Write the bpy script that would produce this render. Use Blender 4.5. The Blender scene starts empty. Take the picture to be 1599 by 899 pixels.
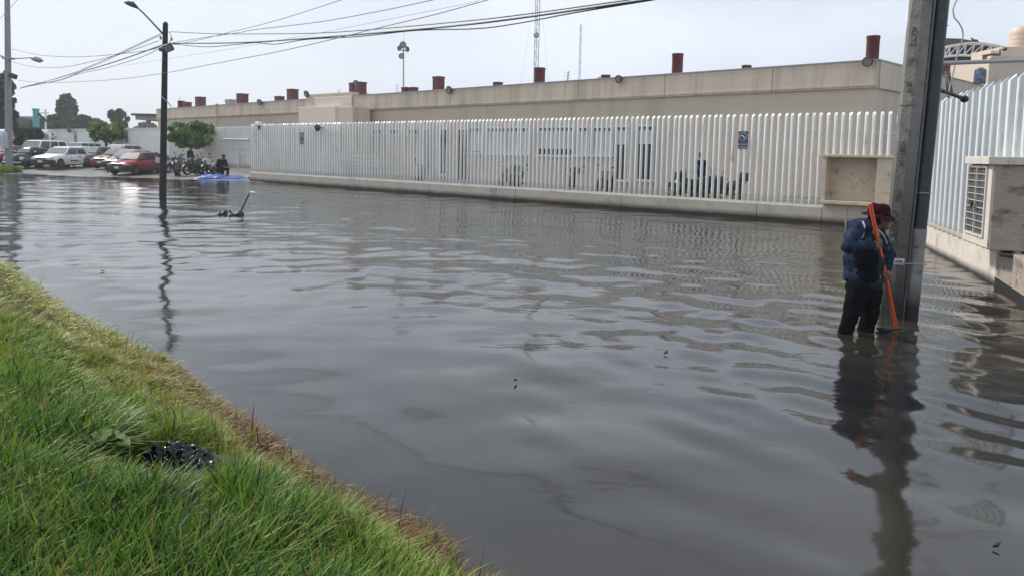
import bpy, bmesh, math, random
import numpy as np
from mathutils import Vector, Matrix, Euler
random.seed(7); RNG = np.random.default_rng(7)
SC = bpy.context.scene; COL = SC.collection
R_ = math.radians

# ------------------------------------------------------------------ camera
W_, FPX, CXP, PYP, EYE = 1599.0, 1180.0, 799.5, 340.0, 1.9
TH, RHO = math.atan(99/1180), 0.0218
_F = np.array([0, math.cos(TH), -math.sin(TH)]); _U0 = np.array([0, math.sin(TH), math.cos(TH)]); _R0 = np.array([1., 0, 0])
CR = math.cos(RHO)*_R0 + math.sin(RHO)*_U0; CU = math.cos(RHO)*_U0 - math.sin(RHO)*_R0
CPOS = np.array([0, 0, EYE])
cd = bpy.data.cameras.new('camera'); cam = bpy.data.objects.new('camera', cd); COL.objects.link(cam)
cd.sensor_width = 36; cd.lens = 36*FPX/W_; cd.shift_y = (PYP-449.5)/W_
cd.clip_start = 0.05; cd.clip_end = 3000
m4 = Matrix.Identity(4)
for i in range(3):
    m4[i][0] = CR[i]; m4[i][1] = CU[i]; m4[i][2] = -_F[i]; m4[i][3] = CPOS[i]
cam.matrix_world = m4; SC.camera = cam

# survey helpers: where a measured sight line meets a known plane of the place
def ray(x, y): return _F + CR*(x-CXP)/FPX - CU*(y-PYP)/FPX
def on_level(x, y, z=0.):
    d = ray(x, y); return Vector(CPOS + d*((z-EYE)/d[2]))
def at_depth(x, y, Y):
    d = ray(x, y); return Vector(CPOS + d*(Y/d[1]))
def on_wall(x, y, p, q):
    u = np.array([q[0]-p[0], q[1]-p[1], 0.]); n = np.array([u[1], -u[0], 0.]); d = ray(x, y)
    return Vector(CPOS + d*(np.dot(np.array([p[0], p[1], 0])-CPOS, n)/np.dot(d, n)))

# ------------------------------------------------------------------ world, sun, exposure
SUN_DIR = Vector((-0.60, 0.40, 0.72)).normalized()
el = math.asin(SUN_DIR.z); az = math.atan2(SUN_DIR.x, SUN_DIR.y)
w = bpy.data.worlds.new('World'); SC.world = w; w.use_nodes = True
nt = w.node_tree; N = nt.nodes; L = nt.links; N.clear()
out = N.new('ShaderNodeOutputWorld'); bg = N.new('ShaderNodeBackground'); bg.inputs['Strength'].default_value = 0.1
sky = N.new('ShaderNodeTexSky'); sky.sky_type = 'NISHITA'; sky.sun_disc = False
sky.sun_elevation = el; sky.sun_rotation = az; sky.air_density = 1.0; sky.dust_density = 3.0
tc = N.new('ShaderNodeTexCoord'); mp = N.new('ShaderNodeMapping'); mp.inputs['Scale'].default_value = (1.2, 1.2, 3.2)
mp.inputs['Rotation'].default_value = (0, 0.12, 0.4)
nz = N.new('ShaderNodeTexNoise'); nz.inputs['Scale'].default_value = 1.6; nz.inputs['Detail'].default_value = 5; nz.inputs['Roughness'].default_value = .5
rp = N.new('ShaderNodeValToRGB'); rp.color_ramp.elements[0].position = .36; rp.color_ramp.elements[1].position = .66
rp.color_ramp.elements[0].color = (.66, .66, .66, 1); rp.color_ramp.elements[1].color = (1, 1, 1, 1)
mx = N.new('ShaderNodeMix'); mx.data_type = 'RGBA'
mx.inputs['B'].default_value = (9.0, 9.75, 11.0, 1)
L.new(tc.outputs['Generated'], mp.inputs[0]); L.new(mp.outputs[0], nz.inputs['Vector']); L.new(nz.outputs['Fac'], rp.inputs[0])
L.new(rp.outputs[0], mx.inputs['Factor']); L.new(sky.outputs[0], mx.inputs['A']); L.new(mx.outputs['Result'], bg.inputs[0]); L.new(bg.outputs[0], out.inputs[0])
sl = bpy.data.lights.new('sun', 'SUN'); sl.energy = 3.6; sl.angle = R_(6); sl.color = (1, .94, .84)
so = bpy.data.objects.new('sun', sl); COL.objects.link(so); so.rotation_euler = SUN_DIR.to_track_quat('Z', 'Y').to_euler(); so.location = (-20, 10, 40)
SC.view_settings.view_transform = 'Standard'; SC.view_settings.look = 'None'; SC.view_settings.exposure = 0.0; SC.view_settings.gamma = 1
SC.cycles.use_denoising = True; SC.cycles.max_bounces = 8; SC.cycles.transparent_max_bounces = 8

# ------------------------------------------------------------------ materials
MATS = {}
def mat(name, col, rough=.6, var=.12, scale=6., bump=0., metal=0., spec=.5, stain=None, low=None, bscale=None, trans=0., stretch=None):
    """principled with noise variation; stain=(colour, amount, scale); low=(colour, z0, z1): wet/dirt band below z1 in world height"""
    if name in MATS: return MATS[name]
    m = bpy.data.materials.new(name); m.use_nodes = True; t = m.node_tree; n = t.nodes; l = t.links
    b = n['Principled BSDF']; b.inputs['Roughness'].default_value = rough; b.inputs['Metallic'].default_value = metal
    b.inputs['Specular IOR Level'].default_value = spec
    geo = n.new('ShaderNodeNewGeometry'); vec = geo.outputs['Position']
    if stretch:
        mpn = n.new('ShaderNodeMapping'); mpn.inputs['Scale'].default_value = stretch; l.new(vec, mpn.inputs[0]); vec = mpn.outputs[0]
    no = n.new('ShaderNodeTexNoise'); no.inputs['Scale'].default_value = scale; no.inputs['Detail'].default_value = 6; no.inputs['Roughness'].default_value = .6
    l.new(vec, no.inputs['Vector'])
    r = n.new('ShaderNodeValToRGB'); r.color_ramp.elements[0].position = .3; r.color_ramp.elements[1].position = .7
    r.color_ramp.elements[0].color = (*[c*(1-var) for c in col], 1); r.color_ramp.elements[1].color = (*[min(1, c*(1+var)) for c in col], 1)
    l.new(no.outputs['Fac'], r.inputs[0]); cur = r.outputs[0]
    def mixin(cur, fac, c):
        q = n.new('ShaderNodeMix'); q.data_type = 'RGBA'; l.new(fac, q.inputs['Factor']); l.new(cur, q.inputs['A']); q.inputs['B'].default_value = (*c, 1); return q.outputs['Result']
    if stain:
        c, amt, sc_ = stain
        s2 = n.new('ShaderNodeTexNoise'); s2.inputs['Scale'].default_value = sc_; s2.inputs['Detail'].default_value = 8; s2.inputs['Roughness'].default_value = .65
        l.new(vec, s2.inputs['Vector'])
        r2 = n.new('ShaderNodeMapRange'); r2.inputs['From Min'].default_value = .62-amt*.3; r2.inputs['From Max'].default_value = .74-amt*.2; l.new(s2.outputs['Fac'], r2.inputs[0])
        cur = mixin(cur, r2.outputs[0], c)
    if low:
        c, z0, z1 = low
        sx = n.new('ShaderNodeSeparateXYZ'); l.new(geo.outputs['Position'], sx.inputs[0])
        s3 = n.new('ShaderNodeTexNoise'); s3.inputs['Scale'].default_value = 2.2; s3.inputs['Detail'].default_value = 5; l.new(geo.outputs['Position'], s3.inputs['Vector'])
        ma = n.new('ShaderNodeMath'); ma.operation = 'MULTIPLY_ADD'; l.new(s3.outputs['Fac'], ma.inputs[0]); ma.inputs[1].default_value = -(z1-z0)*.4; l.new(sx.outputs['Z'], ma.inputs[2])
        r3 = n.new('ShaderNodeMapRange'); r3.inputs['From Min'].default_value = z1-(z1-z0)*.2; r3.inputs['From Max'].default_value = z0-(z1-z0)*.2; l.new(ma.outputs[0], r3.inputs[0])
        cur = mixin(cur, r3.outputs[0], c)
    l.new(cur, b.inputs['Base Color'])
    if bump:
        bn = n.new('ShaderNodeBump'); bn.inputs['Strength'].default_value = min(1, bump); bn.inputs['Distance'].default_value = .02
        n2 = n.new('ShaderNodeTexNoise'); n2.inputs['Scale'].default_value = bscale or scale*5; n2.inputs['Detail'].default_value = 5; l.new(vec, n2.inputs['Vector'])
        l.new(n2.outputs['Fac'], bn.inputs['Height']); l.new(bn.outputs[0], b.inputs['Normal'])
    MATS[name] = m; return m

M = lambda k: MATS[k]
mat('white_paint', (.62, .64, .635), .45, .07, 1.5, stain=((.45, .42, .38), .12, 3))
mat('bar_paint', (.70, .71, .685), .42, .07, 2.0, stain=((.44, .38, .31), .12, 5), low=((.40, .35, .29), .5, .82), stretch=(1, 1, .25))
mat('bar_paint_b', (.64, .675, .685), .4, .06, 2.0, stain=((.46, .45, .42), .06, 5), stretch=(1, 1, .25), low=((.44, .41, .37), .5, .7))
mat('pane_mesh', (.07, .08, .085), .3, .2, 20)
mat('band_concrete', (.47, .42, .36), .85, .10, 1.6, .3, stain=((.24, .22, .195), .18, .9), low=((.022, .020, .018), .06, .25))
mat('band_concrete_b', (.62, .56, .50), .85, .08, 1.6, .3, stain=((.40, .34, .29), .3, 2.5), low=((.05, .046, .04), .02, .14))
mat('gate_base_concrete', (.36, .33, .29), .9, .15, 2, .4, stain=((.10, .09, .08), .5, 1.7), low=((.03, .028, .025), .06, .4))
mat('cream_wall', (.54, .46, .37), .85, .05, .5, .15, bscale=20, stain=((.46, .39, .31), .45, .5), stretch=(1.6, 1.6, .2))
mat('cream_parapet', (.58, .49, .39), .85, .06, .5, .15, bscale=20, stain=((.45, .375, .295), .55, .9), stretch=(2.2, 2.2, .16))
mat('pink_wall', (.66, .58, .51), .85, .05, .6)
mat('niche_plaster', (.56, .47, .355), .85, .08, 2.5, .25, stain=((.3, .24, .18), .25, 4))
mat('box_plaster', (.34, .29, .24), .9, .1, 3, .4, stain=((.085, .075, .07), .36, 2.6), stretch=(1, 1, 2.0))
mat('box_front', (.60, .56, .50), .85, .06, 3, .2, stain=((.35, .31, .27), .2, 4))
mat('red_pipe', (.095, .013, .015), .55, .2, 3)
mat('grey_metal', (.32, .33, .34), .4, .1, 4, metal=.3)
mat('dark_metal', (.035, .036, .038), .45, .2, 6)
mat('black', (.012, .012, .013), .5, .2, 6)
mat('lamp_glass', (.22, .23, .24), .15, .05, 10)
mat('asphalt', (.10, .10, .095), .42, .35, .8, .5, bscale=40, stain=((.21, .205, .19), .45, .5))
mat('yard_concrete', (.32, .31, .29), .9, .15, 1, .3)
mat('soil', (.055, .042, .026), .95, .4, 8, .8, bscale=40)
mat('far_soil', (.10, .10, .08), .95, .3, .1)
mat('sign_blue', (.013, .026, .095), .4, .06, 8)
mat('sign_white', (.8, .8, .8), .5, .03, 8)
mat('window_frame', (.62, .63, .63), .4, .04, 5)
mat('window_glass', (.018, .020, .022), .12, .2, .6, spec=.6)
mat('blind', (.46, .52, .55), .6, .08, 1.2)
mat('glass_grey', (.22, .25, .26), .1, .2, 1.5)
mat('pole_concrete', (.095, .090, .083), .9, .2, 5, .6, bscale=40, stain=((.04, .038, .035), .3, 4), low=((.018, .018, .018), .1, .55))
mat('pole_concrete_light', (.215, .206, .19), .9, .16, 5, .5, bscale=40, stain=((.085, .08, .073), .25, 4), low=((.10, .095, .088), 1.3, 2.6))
mat('pipe_dark', (.022, .030, .033), .45, .3, 4, stain=((.05, .06, .06), .2, 5))
mat('pipe_sleeve', (.23, .23, .22), .85, .2, 5, .4, low=((.016, .016, .017), .15, .45), stain=((.05, .05, .05), .3, 6))
mat('timber_dark', (.020, .019, .018), .8, .35, 3, .4, stretch=(6, 6, .4))
mat('cable', (.012, .012, .013), .6, .1, 4)
mat('steel_strap', (.28, .29, .29), .4, .1, 6, metal=.5)
mat('letter_ink', (.05, .048, .045), .9, .1, 9)
mat('paper', (.62, .62, .6), .7, .15, 30)
mat('rubber', (.012, .012, .012), .8, .15, 8)
mat('rim', (.42, .43, .44), .35, .15, 8, metal=.6)
mat('car_glass', (.035, .042, .045), .06, .2, 2, spec=.7)
mat('windshield', (.16, .20, .20), .06, .2, 2, spec=.9)
mat('headlight', (.55, .56, .55), .12, .1, 9)
mat('bumper', (.014, .014, .015), .55, .2, 4)
mat('plate', (.6, .6, .58), .5, .1, 20)
mat('orange_light', (.7, .2, .03), .3, .1, 9)
for nm, c in dict(car_white=(.74, .75, .75), car_red=(.23, .016, .02), car_red2=(.20, .022, .028), car_black=(.012, .013, .016), car_silver=(.42, .44, .47), car_grey=(.09, .10, .115), car_grey2=(.26, .28, .31)).items():
    mat(nm, c, .25, .04, 2, spec=.6, stain=((c[0]*.8+.02, c[1]*.8+.02, c[2]*.8+.02), .2, 2))
mat('tarp', (.008, .075, .30), .4, .3, 3, .4, bscale=9, stain=((.03, .14, .40), .2, 2.5))
mat('bike_metal', (.10, .10, .105), .35, .2, 8, metal=.5)
mat('rib_shadow', (.48, .49, .49), .7, .1, 3)
mat('turquoise', (.12, .46, .44), .6, .1, 3)
mat('bird_grey', (.05, .05, .055), .8, .2, 20)
mat('tank_beige', (.60, .47, .38), .5, .05, 1.5)
mat('tank_blue', (.05, .085, .14), .4, .35, 9, stain=((.25, .3, .36), .4, 5))
mat('truss_white', (.7, .7, .68), .5, .05, 4)
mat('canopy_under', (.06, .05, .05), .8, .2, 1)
# clothes and skin
mat('torso_shade_dark', (.006, .008, .015), .95, .3, 14, .6, bscale=60, spec=.03)  # near-black tone for the shade under the man's arm
mat('denim', (.020, .030, .060), .9, .4, 14, .8, bscale=60, stain=((.07, .095, .15), .30, 9), spec=.03)
mat('shirt_grey', (.026, .027, .030), .9, .25, 14, .4, bscale=90, spec=.03)
mat('trousers', (.006, .0065, .008), .85, .4, 14, .4, bscale=60, spec=.03)
mat('skin', (.15, .088, .056), .6, .15, 20, .2, bscale=150)
mat('hat_maroon', (.042, .007, .014), .9, .25, 20, .4, bscale=150, spec=.03)
mat('broom_orange', (.62, .085, .02), .45, .12, 12)
mat('hair', (.01, .009, .008), .7, .2, 30, spec=.03)
mat('cloth_white', (.42, .45, .5), .9, .1, 20)
mat('cloth_black', (.010, .011, .013), .9, .3, 12, spec=.03)
mat('cloth_mustard', (.19, .12, .02), .9, .3, 12)
mat('cloth_grey', (.20, .21, .22), .9, .2, 12)
mat('cloth_teal', (.035, .05, .055), .9, .2, 12)
mat('bag', (.004, .004, .005), .24, .3, 6, spec=.4)
mat('bark', (.055, .045, .035), .9, .3, 8, .6)
mat('kerb_concrete', (.33, .31, .28), .9, .2, 8, .5, stain=((.12, .10, .07), .4, 9))

def foliage(name, stops, rough=.6, transl=.25, attr='tint', spec=.35):
    m = bpy.data.materials.new(name); m.use_nodes = True; t = m.node_tree; n = t.nodes; l = t.links
    b = n['Principled BSDF']; b.inputs['Roughness'].default_value = rough; b.inputs['Specular IOR Level'].default_value = spec
    a = n.new('ShaderNodeAttribute'); a.attribute_name = attr
    r = n.new('ShaderNodeValToRGB'); cr = r.color_ramp
    cr.elements[0].position = stops[0][0]; cr.elements[0].color = (*stops[0][1], 1)
    cr.elements[1].position = stops[-1][0]; cr.elements[1].color = (*stops[-1][1], 1)
    for p, c in stops[1:-1]:
        e = cr.elements.new(p); e.color = (*c, 1)
    l.new(a.outputs['Fac'], r.inputs[0]); l.new(r.outputs[0], b.inputs['Base Color'])
    tr = n.new('ShaderNodeBsdfTranslucent'); l.new(r.outputs[0], tr.inputs[0])
    ms = n.new('ShaderNodeMixShader'); ms.inputs[0].default_value = transl
    l.new(b.outputs[0], ms.inputs[1]); l.new(tr.outputs[0], ms.inputs[2]); l.new(ms.outputs[0], n['Material Output'].inputs[0])
    MATS[name] = m; return m
foliage('grass', [(0, (.09, .038, .02)), (.14, (.22, .12, .048)), (.30, (.32, .28, .07)), (.5, (.22, .31, .04)), (.72, (.088, .215, .016)), (.88, (.03, .095, .010)), (1, (.008, .03, .005))], .5, .35, spec=.4)
foliage('leaf', [(0, (.022, .055, .012)), (.5, (.075, .17, .022)), (1, (.20, .33, .05))], .5, .2)
foliage('leaf_far', [(0, (.022, .038, .028)), (.6, (.040, .066, .042)), (1, (.065, .095, .06))], .7, .1)
foliage('leaf_left', [(0, (.010, .02, .010)), (.6, (.026, .048, .02)), (1, (.06, .08, .03))], .7, .1)
foliage('big_leaf', [(0, (.035, .095, .014)), (1, (.075, .16, .02))], .6, .35)

# ------------------------------------------------------------------ mesh helpers
def link(name, me, m, parent=None, smooth=False):
    o = bpy.data.objects.new(name, me); COL.objects.link(o)
    if m is not None: me.materials.append(MATS[m] if isinstance(m, str) else m)
    if parent is not None: o.parent = parent
    if smooth: me.polygons.foreach_set('use_smooth', [True]*len(me.polygons))
    return o
class MB:
    def __init__(s): s.v = []; s.f = []
    def add(s, vs, fs):
        k = len(s.v); s.v += [tuple(p) for p in vs]; s.f += [tuple(i+k for i in f) for f in fs]; return s
    def box(s, x0, x1, y0, y1, z0, z1, mtx=None):
        vs = [Vector((x, y, z)) for z in (z0, z1) for y in (y0, y1) for x in (x0, x1)]
        if mtx is not None: vs = [mtx @ p for p in vs]
        return s.add(vs, [(0, 2, 3, 1), (4, 5, 7, 6), (0, 1, 5, 4), (2, 6, 7, 3), (0, 4, 6, 2), (1, 3, 7, 5)])
    def cbox(s, c, d, mtx=None): return s.box(c[0]-d[0]/2, c[0]+d[0]/2, c[1]-d[1]/2, c[1]+d[1]/2, c[2]-d[2]/2, c[2]+d[2]/2, mtx)
    def tube(s, pts, r, n=8, cap=True, squash=None):
        pts = [Vector(p) for p in pts]; rs = r if hasattr(r, '__len__') else [r]*len(pts)
        k0 = len(s.v); ring = []
        pv = None
        for i, p in enumerate(pts):
            d = (pts[min(i+1, len(pts)-1)]-pts[max(i-1, 0)]).normalized()
            if pv is None:
                a = d.orthogonal().normalized() if abs(d.z) < .9 else Vector((1, 0, 0)); a = (a-d*a.dot(d)).normalized()
            else: a = (pv-d*pv.dot(d)).normalized()
            pv = a; b = d.cross(a)
            for j in range(n):
                t = 2*math.pi*(j+.5)/n; s.v.append(tuple(p+(a*math.cos(t)+b*math.sin(t))*rs[i]))
        for i in range(len(pts)-1):
            for j in range(n):
                s.f.append((k0+i*n+j, k0+i*n+(j+1) % n, k0+(i+1)*n+(j+1) % n, k0+(i+1)*n+j))
        if cap:
            s.f.append(tuple(k0+j for j in reversed(range(n)))); s.f.append(tuple(k0+(len(pts)-1)*n+j for j in range(n)))
        return s
    def lathe(s, prof, c=(0, 0, 0), n=16, mtx=None, cap=True):
        """prof: [(r, z)]"""
        k0 = len(s.v); c = Vector(c)
        for r, z in prof:
            for j in range(n):
                t = 2*math.pi*j/n; p = Vector((r*math.cos(t), r*math.sin(t), z))
                s.v.append(tuple((mtx @ p if mtx is not None else p)+c))
        for i in range(len(prof)-1):
            for j in range(n): s.f.append((k0+i*n+j, k0+i*n+(j+1) % n, k0+(i+1)*n+(j+1) % n, k0+(i+1)*n+j))
        if cap:
            s.f.append(tuple(k0+j for j in reversed(range(n)))); s.f.append(tuple(k0+(len(prof)-1)*n+j for j in range(n)))
        return s
    def prism(s, poly, d0, d1, axis='y'):
        """extrude 2-d polygon (a,b) along axis"""
        n = len(poly); mk = {'y': lambda a, b, d: (a, d, b), 'x': lambda a, b, d: (d, a, b), 'z': lambda a, b, d: (a, b, d)}[axis]
        vs = [mk(a, b, d0) for a, b in poly]+[mk(a, b, d1) for a, b in poly]
        fs = [tuple(reversed(range(n))), tuple(range(n, 2*n))]+[(i, (i+1) % n, n+(i+1) % n, n+i) for i in range(n)]
        return s.add(vs, fs)
    def ellip(s, c, r, n=12, m=8, mtx=None):
        prof = [(max(.001, math.sin(math.pi*i/m)), -math.cos(math.pi*i/m)) for i in range(m+1)]
        S = Matrix.Diagonal((r[0], r[1], r[2])); S = (mtx.to_3x3() @ S) if mtx is not None else S
        return s.lathe(prof, c, n, S)
    def build(s, name, m, parent=None, smooth=False, bevel=0., recalc=True):
        me = bpy.data.meshes.new(name); me.from_pydata(s.v, [], s.f)
        if recalc or bevel:
            bm = bmesh.new(); bm.from_mesh(me); bmesh.ops.recalc_face_normals(bm, faces=bm.faces)
            if bevel: bmesh.ops.bevel(bm, geom=list(bm.edges), offset=bevel, segments=1, affect='EDGES', clamp_overlap=True)
            bm.to_mesh(me); bm.free()
        me.update(); o = link(name, me, m, parent)
        if smooth: smooth_by_angle(me)
        return o
def smooth_by_angle(me, ang=40):
    me.polygons.foreach_set('use_smooth', [True]*len(me.polygons))
    try: me.set_sharp_from_angle(angle=R_(ang))
    except Exception: pass
def np_mesh(name, v, f, m, parent=None, smooth=True, tint=None):
    """v (n,3), f (k,4) or (k,3) numpy"""
    me = bpy.data.meshes.new(name); n = len(v); k, q = f.shape
    me.vertices.add(n); me.vertices.foreach_set('co', np.ascontiguousarray(v, np.float32).ravel())
    me.loops.add(k*q); me.loops.foreach_set('vertex_index', np.ascontiguousarray(f, np.int32).ravel())
    me.polygons.add(k); me.polygons.foreach_set('loop_start', np.arange(0, k*q, q, dtype=np.int32))
    try: me.polygons.foreach_set('loop_total', np.full(k, q, np.int32))
    except Exception: pass
    me.update(calc_edges=True); me.validate()
    if tint is not None:
        a = me.attributes.new('tint', 'FLOAT', 'POINT'); a.data.foreach_set('value', np.ascontiguousarray(tint, np.float32))
    return link(name, me, m, parent, smooth)
def tag(o, label=None, cat=None, group=None, kind=None):
    if label: o['label'] = label
    if cat: o['category'] = cat
    if group: o['group'] = group
    if kind: o['kind'] = kind
    return o
def thing(name, label, cat, loc=(0, 0, 0), rz=0., group=None):
    o = bpy.data.objects.new(name, None); COL.objects.link(o); o.location = loc; o.rotation_euler = (0, 0, rz); o.empty_display_size = .3
    return tag(o, label, cat, group)
def copy_tree(o, parent=None):
    c = o.copy(); COL.objects.link(c)
    if parent is not None: c.parent = parent
    for ch in list(o.children): copy_tree(ch, c)
    return c
# smooth-union distance fields meshed by surface nets: one continuous skin for bodies, clothes, bags
def cap(a, b, ra, rb=None): return ('c', np.array(a, float), np.array(b, float), ra, ra if rb is None else rb)
def ell(c, r, rot=None): return ('e', np.array(c, float), np.array(r, float), None if rot is None else np.array(rot.to_3x3()))
def sdf_eval(P, prims, k):
    D = None
    for p in prims:
        if p[0] == 'c':
            a, b, ra, rb = p[1:]; ab = b-a; t = np.clip(((P-a) @ ab)/max(1e-9, ab @ ab), 0, 1)
            d = np.linalg.norm(P-a-t[:, None]*ab, axis=1)-(ra+(rb-ra)*t)
        else:
            c, r, rot = p[1:]; q = P-c
            if rot is not None: q = q @ rot
            k0 = np.linalg.norm(q/r, axis=1); k1 = np.linalg.norm(q/(r*r), axis=1); d = k0*(k0-1)/np.maximum(k1, 1e-9)
        if D is None: D = d
        else:
            h = np.clip(.5+.5*(D-d)/k, 0, 1); D = D*(1-h)+d*h-k*h*(1-h)
    return D
def vnoise(P, s, seed=0):
    r = np.random.default_rng(seed); o = np.zeros(len(P))
    for i in range(6):
        kx = r.normal(size=3); kx /= np.linalg.norm(kx); o += np.sin((P @ kx)*s*(1+.35*i)+r.uniform(0, 6.28))/(1+.3*i)
    return o/3
def sdf_mesh(name, prims, res, k, m, parent=None, fold=0., fscale=30., cut=None, seed=0):
    lo = np.min([np.minimum(p[1]-max(p[3:5]), p[2]-max(p[3:5])) if p[0] == 'c' else p[1]-max(p[2]) for p in prims], axis=0)-3*res
    hi = np.max([np.maximum(p[1]+max(p[3:5]), p[2]+max(p[3:5])) if p[0] == 'c' else p[1]+max(p[2]) for p in prims], axis=0)+3*res
    n = np.ceil((hi-lo)/res).astype(int)+1
    ax = [lo[i]+res*np.arange(n[i]) for i in range(3)]
    G = np.stack(np.meshgrid(*ax, indexing='ij'), -1).reshape(-1, 3)
    D = np.empty(len(G))
    for i in range(0, len(G), 200000): 
        g = G[i:i+200000]; d = sdf_eval(g, prims, k)
        if fold: d = d+fold*vnoise(g*np.array([1, 1, 1.6]), fscale, seed)
        if cut is not None: d = np.maximum(d, cut(g))
        D[i:i+200000] = d
    D = D.reshape(n); S = D < 0
    c = [(i, j, l) for i in (0, 1) for j in (0, 1) for l in (0, 1)]
    cnt = sum(S[i:n[0]-1+i, j:n[1]-1+j, l:n[2]-1+l].astype(int) for i, j, l in c)
    act = (cnt > 0) & (cnt < 8); idx = np.full(act.shape, -1); cells = np.argwhere(act); idx[act] = np.arange(len(cells))
    acc = np.zeros((len(cells), 3)); num = np.zeros(len(cells))
    for a in range(8):
        for b in range(a+1, 8):
            ca, cb = np.array(c[a]), np.array(c[b])
            if np.abs(ca-cb).sum() != 1: continue
            da = D[tuple((cells+ca).T)]; db = D[tuple((cells+cb).T)]; ok = (da < 0) != (db < 0)
            t = np.where(ok, da/np.where(ok, da-db, 1), 0); p = ca+(cb-ca)*t[:, None]
            acc[ok] += p[ok]; num[ok] += 1
    V = lo+res*(cells+acc/num[:, None]); F = []
    for a in range(3):
        b, e = (a+1) % 3, (a+2) % 3
        sl0 = [slice(1, -1)]*3; sl0[a] = slice(0, -1); sl1 = list(sl0); sl1[a] = slice(1, None)
        # edges interior in b,e
        A = S[tuple(slice(1, n[q]-1) if q != a else slice(0, n[q]-1) for q in range(3))]
        B = S[tuple(slice(1, n[q]-1) if q != a else slice(1, n[q]) for q in range(3))]
        e_idx = np.argwhere(A != B); off = np.ones(3, int); off[a] = 0; e_idx = e_idx+off
        inside = S[tuple(e_idx.T)]
        def cell(db, de):
            q = e_idx.copy(); q[:, b] += db; q[:, e] += de; return idx[tuple(q.T)]
        quad = np.stack([cell(-1, -1), cell(0, -1), cell(0, 0), cell(-1, 0)], 1)
        quad[~inside] = quad[~inside][:, ::-1]; F.append(quad)
    F = np.concatenate(F); F = F[(F >= 0).all(1)]
    return np_mesh(name, V, F, m, parent, True)
# ------------------------------------------------------------------ the plan
FA0 = Vector((-15.37, 44.16, 0)); FU = Vector((.76, -.65, 0)).normalized(); FM = Vector((-FU.y, FU.x, 0)); FANG = math.atan2(FU.y, FU.x)
FCORNER = 34.6                                   # s of the street corner
FB0 = FA0+FU*FCORNER; FBU = Vector((-.309, -.951, 0)).normalized(); FBN = Vector((FBU.y, -FBU.x, 0)); FBANG = math.atan2(FBU.y, FBU.x)
def s_on(x, y=240., off=0.):
    p = FA0+FM*off; q = p+FU; return (on_wall(x, y, p, q)-FA0).dot(FU)
def sz_on(x, y, off=0.):
    p = FA0+FM*off; q = p+FU; v = on_wall(x, y, p, q); return (v-FA0).dot(FU), v.z
def fa(s, off=0., z=0.): return FA0+FU*s+FM*off+Vector((0, 0, z))

# ------------------------------------------------------------------ ground, car park, flood water
def shore(x, y):
    """signed height of the ground before noise: rises towards the car park and behind the walls"""
    p0 = on_level(20, 272); p1 = on_level(250, 277); p2 = on_level(392, 283)
    d = Vector((p2.x-p0.x, p2.y-p0.y)).normalized(); nrm = np.array([-d.y, d.x])
    return (x-p0.x)*nrm[0]+(y-p0.y)*nrm[1]
def ground_z(x, y):
    d = shore(x, y); z = np.where(d < 0, np.maximum(-.32, .012*d*1.6), np.minimum(.42, .045*d))
    z = z+.018*np.sin(x*1.7+y*.6)*np.sin(y*1.1-x*.3)+.012*np.sin(x*4.1)*np.sin(y*3.3+1)
    s = (x-FA0.x)*FM.x+(y-FA0.y)*FM.y
    return np.where(((s > .75) & ((x-FA0.x)*FU.x+(y-FA0.y)*FU.y > -.1)) | (s > 6.6), .40, z)
def grid(name, xs, ys, zf, m, kind):
    X, Y = np.meshgrid(xs, ys, indexing='ij'); Z = zf(X, Y); nx, ny = X.shape
    I = np.arange(nx*ny).reshape(nx, ny); f = np.stack([I[:-1, :-1], I[1:, :-1], I[1:, 1:], I[:-1, 1:]], -1).reshape(-1, 4)
    return tag(np_mesh(name, np.stack([X, Y, Z], -1).reshape(-1, 3), f, m), kind=kind)
far = MB(); far.add([(-260, -40, -.8), (200, -40, -.8), (200, 260, -.8), (-260, 260, -.8)], [(0, 1, 2, 3)])
tag(far.build('ground', 'far_soil'), kind='structure')
grid('car_park_ground', np.arange(-90, 40, .4), np.arange(2, 110, .4), ground_z, 'asphalt', 'structure')

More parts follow.
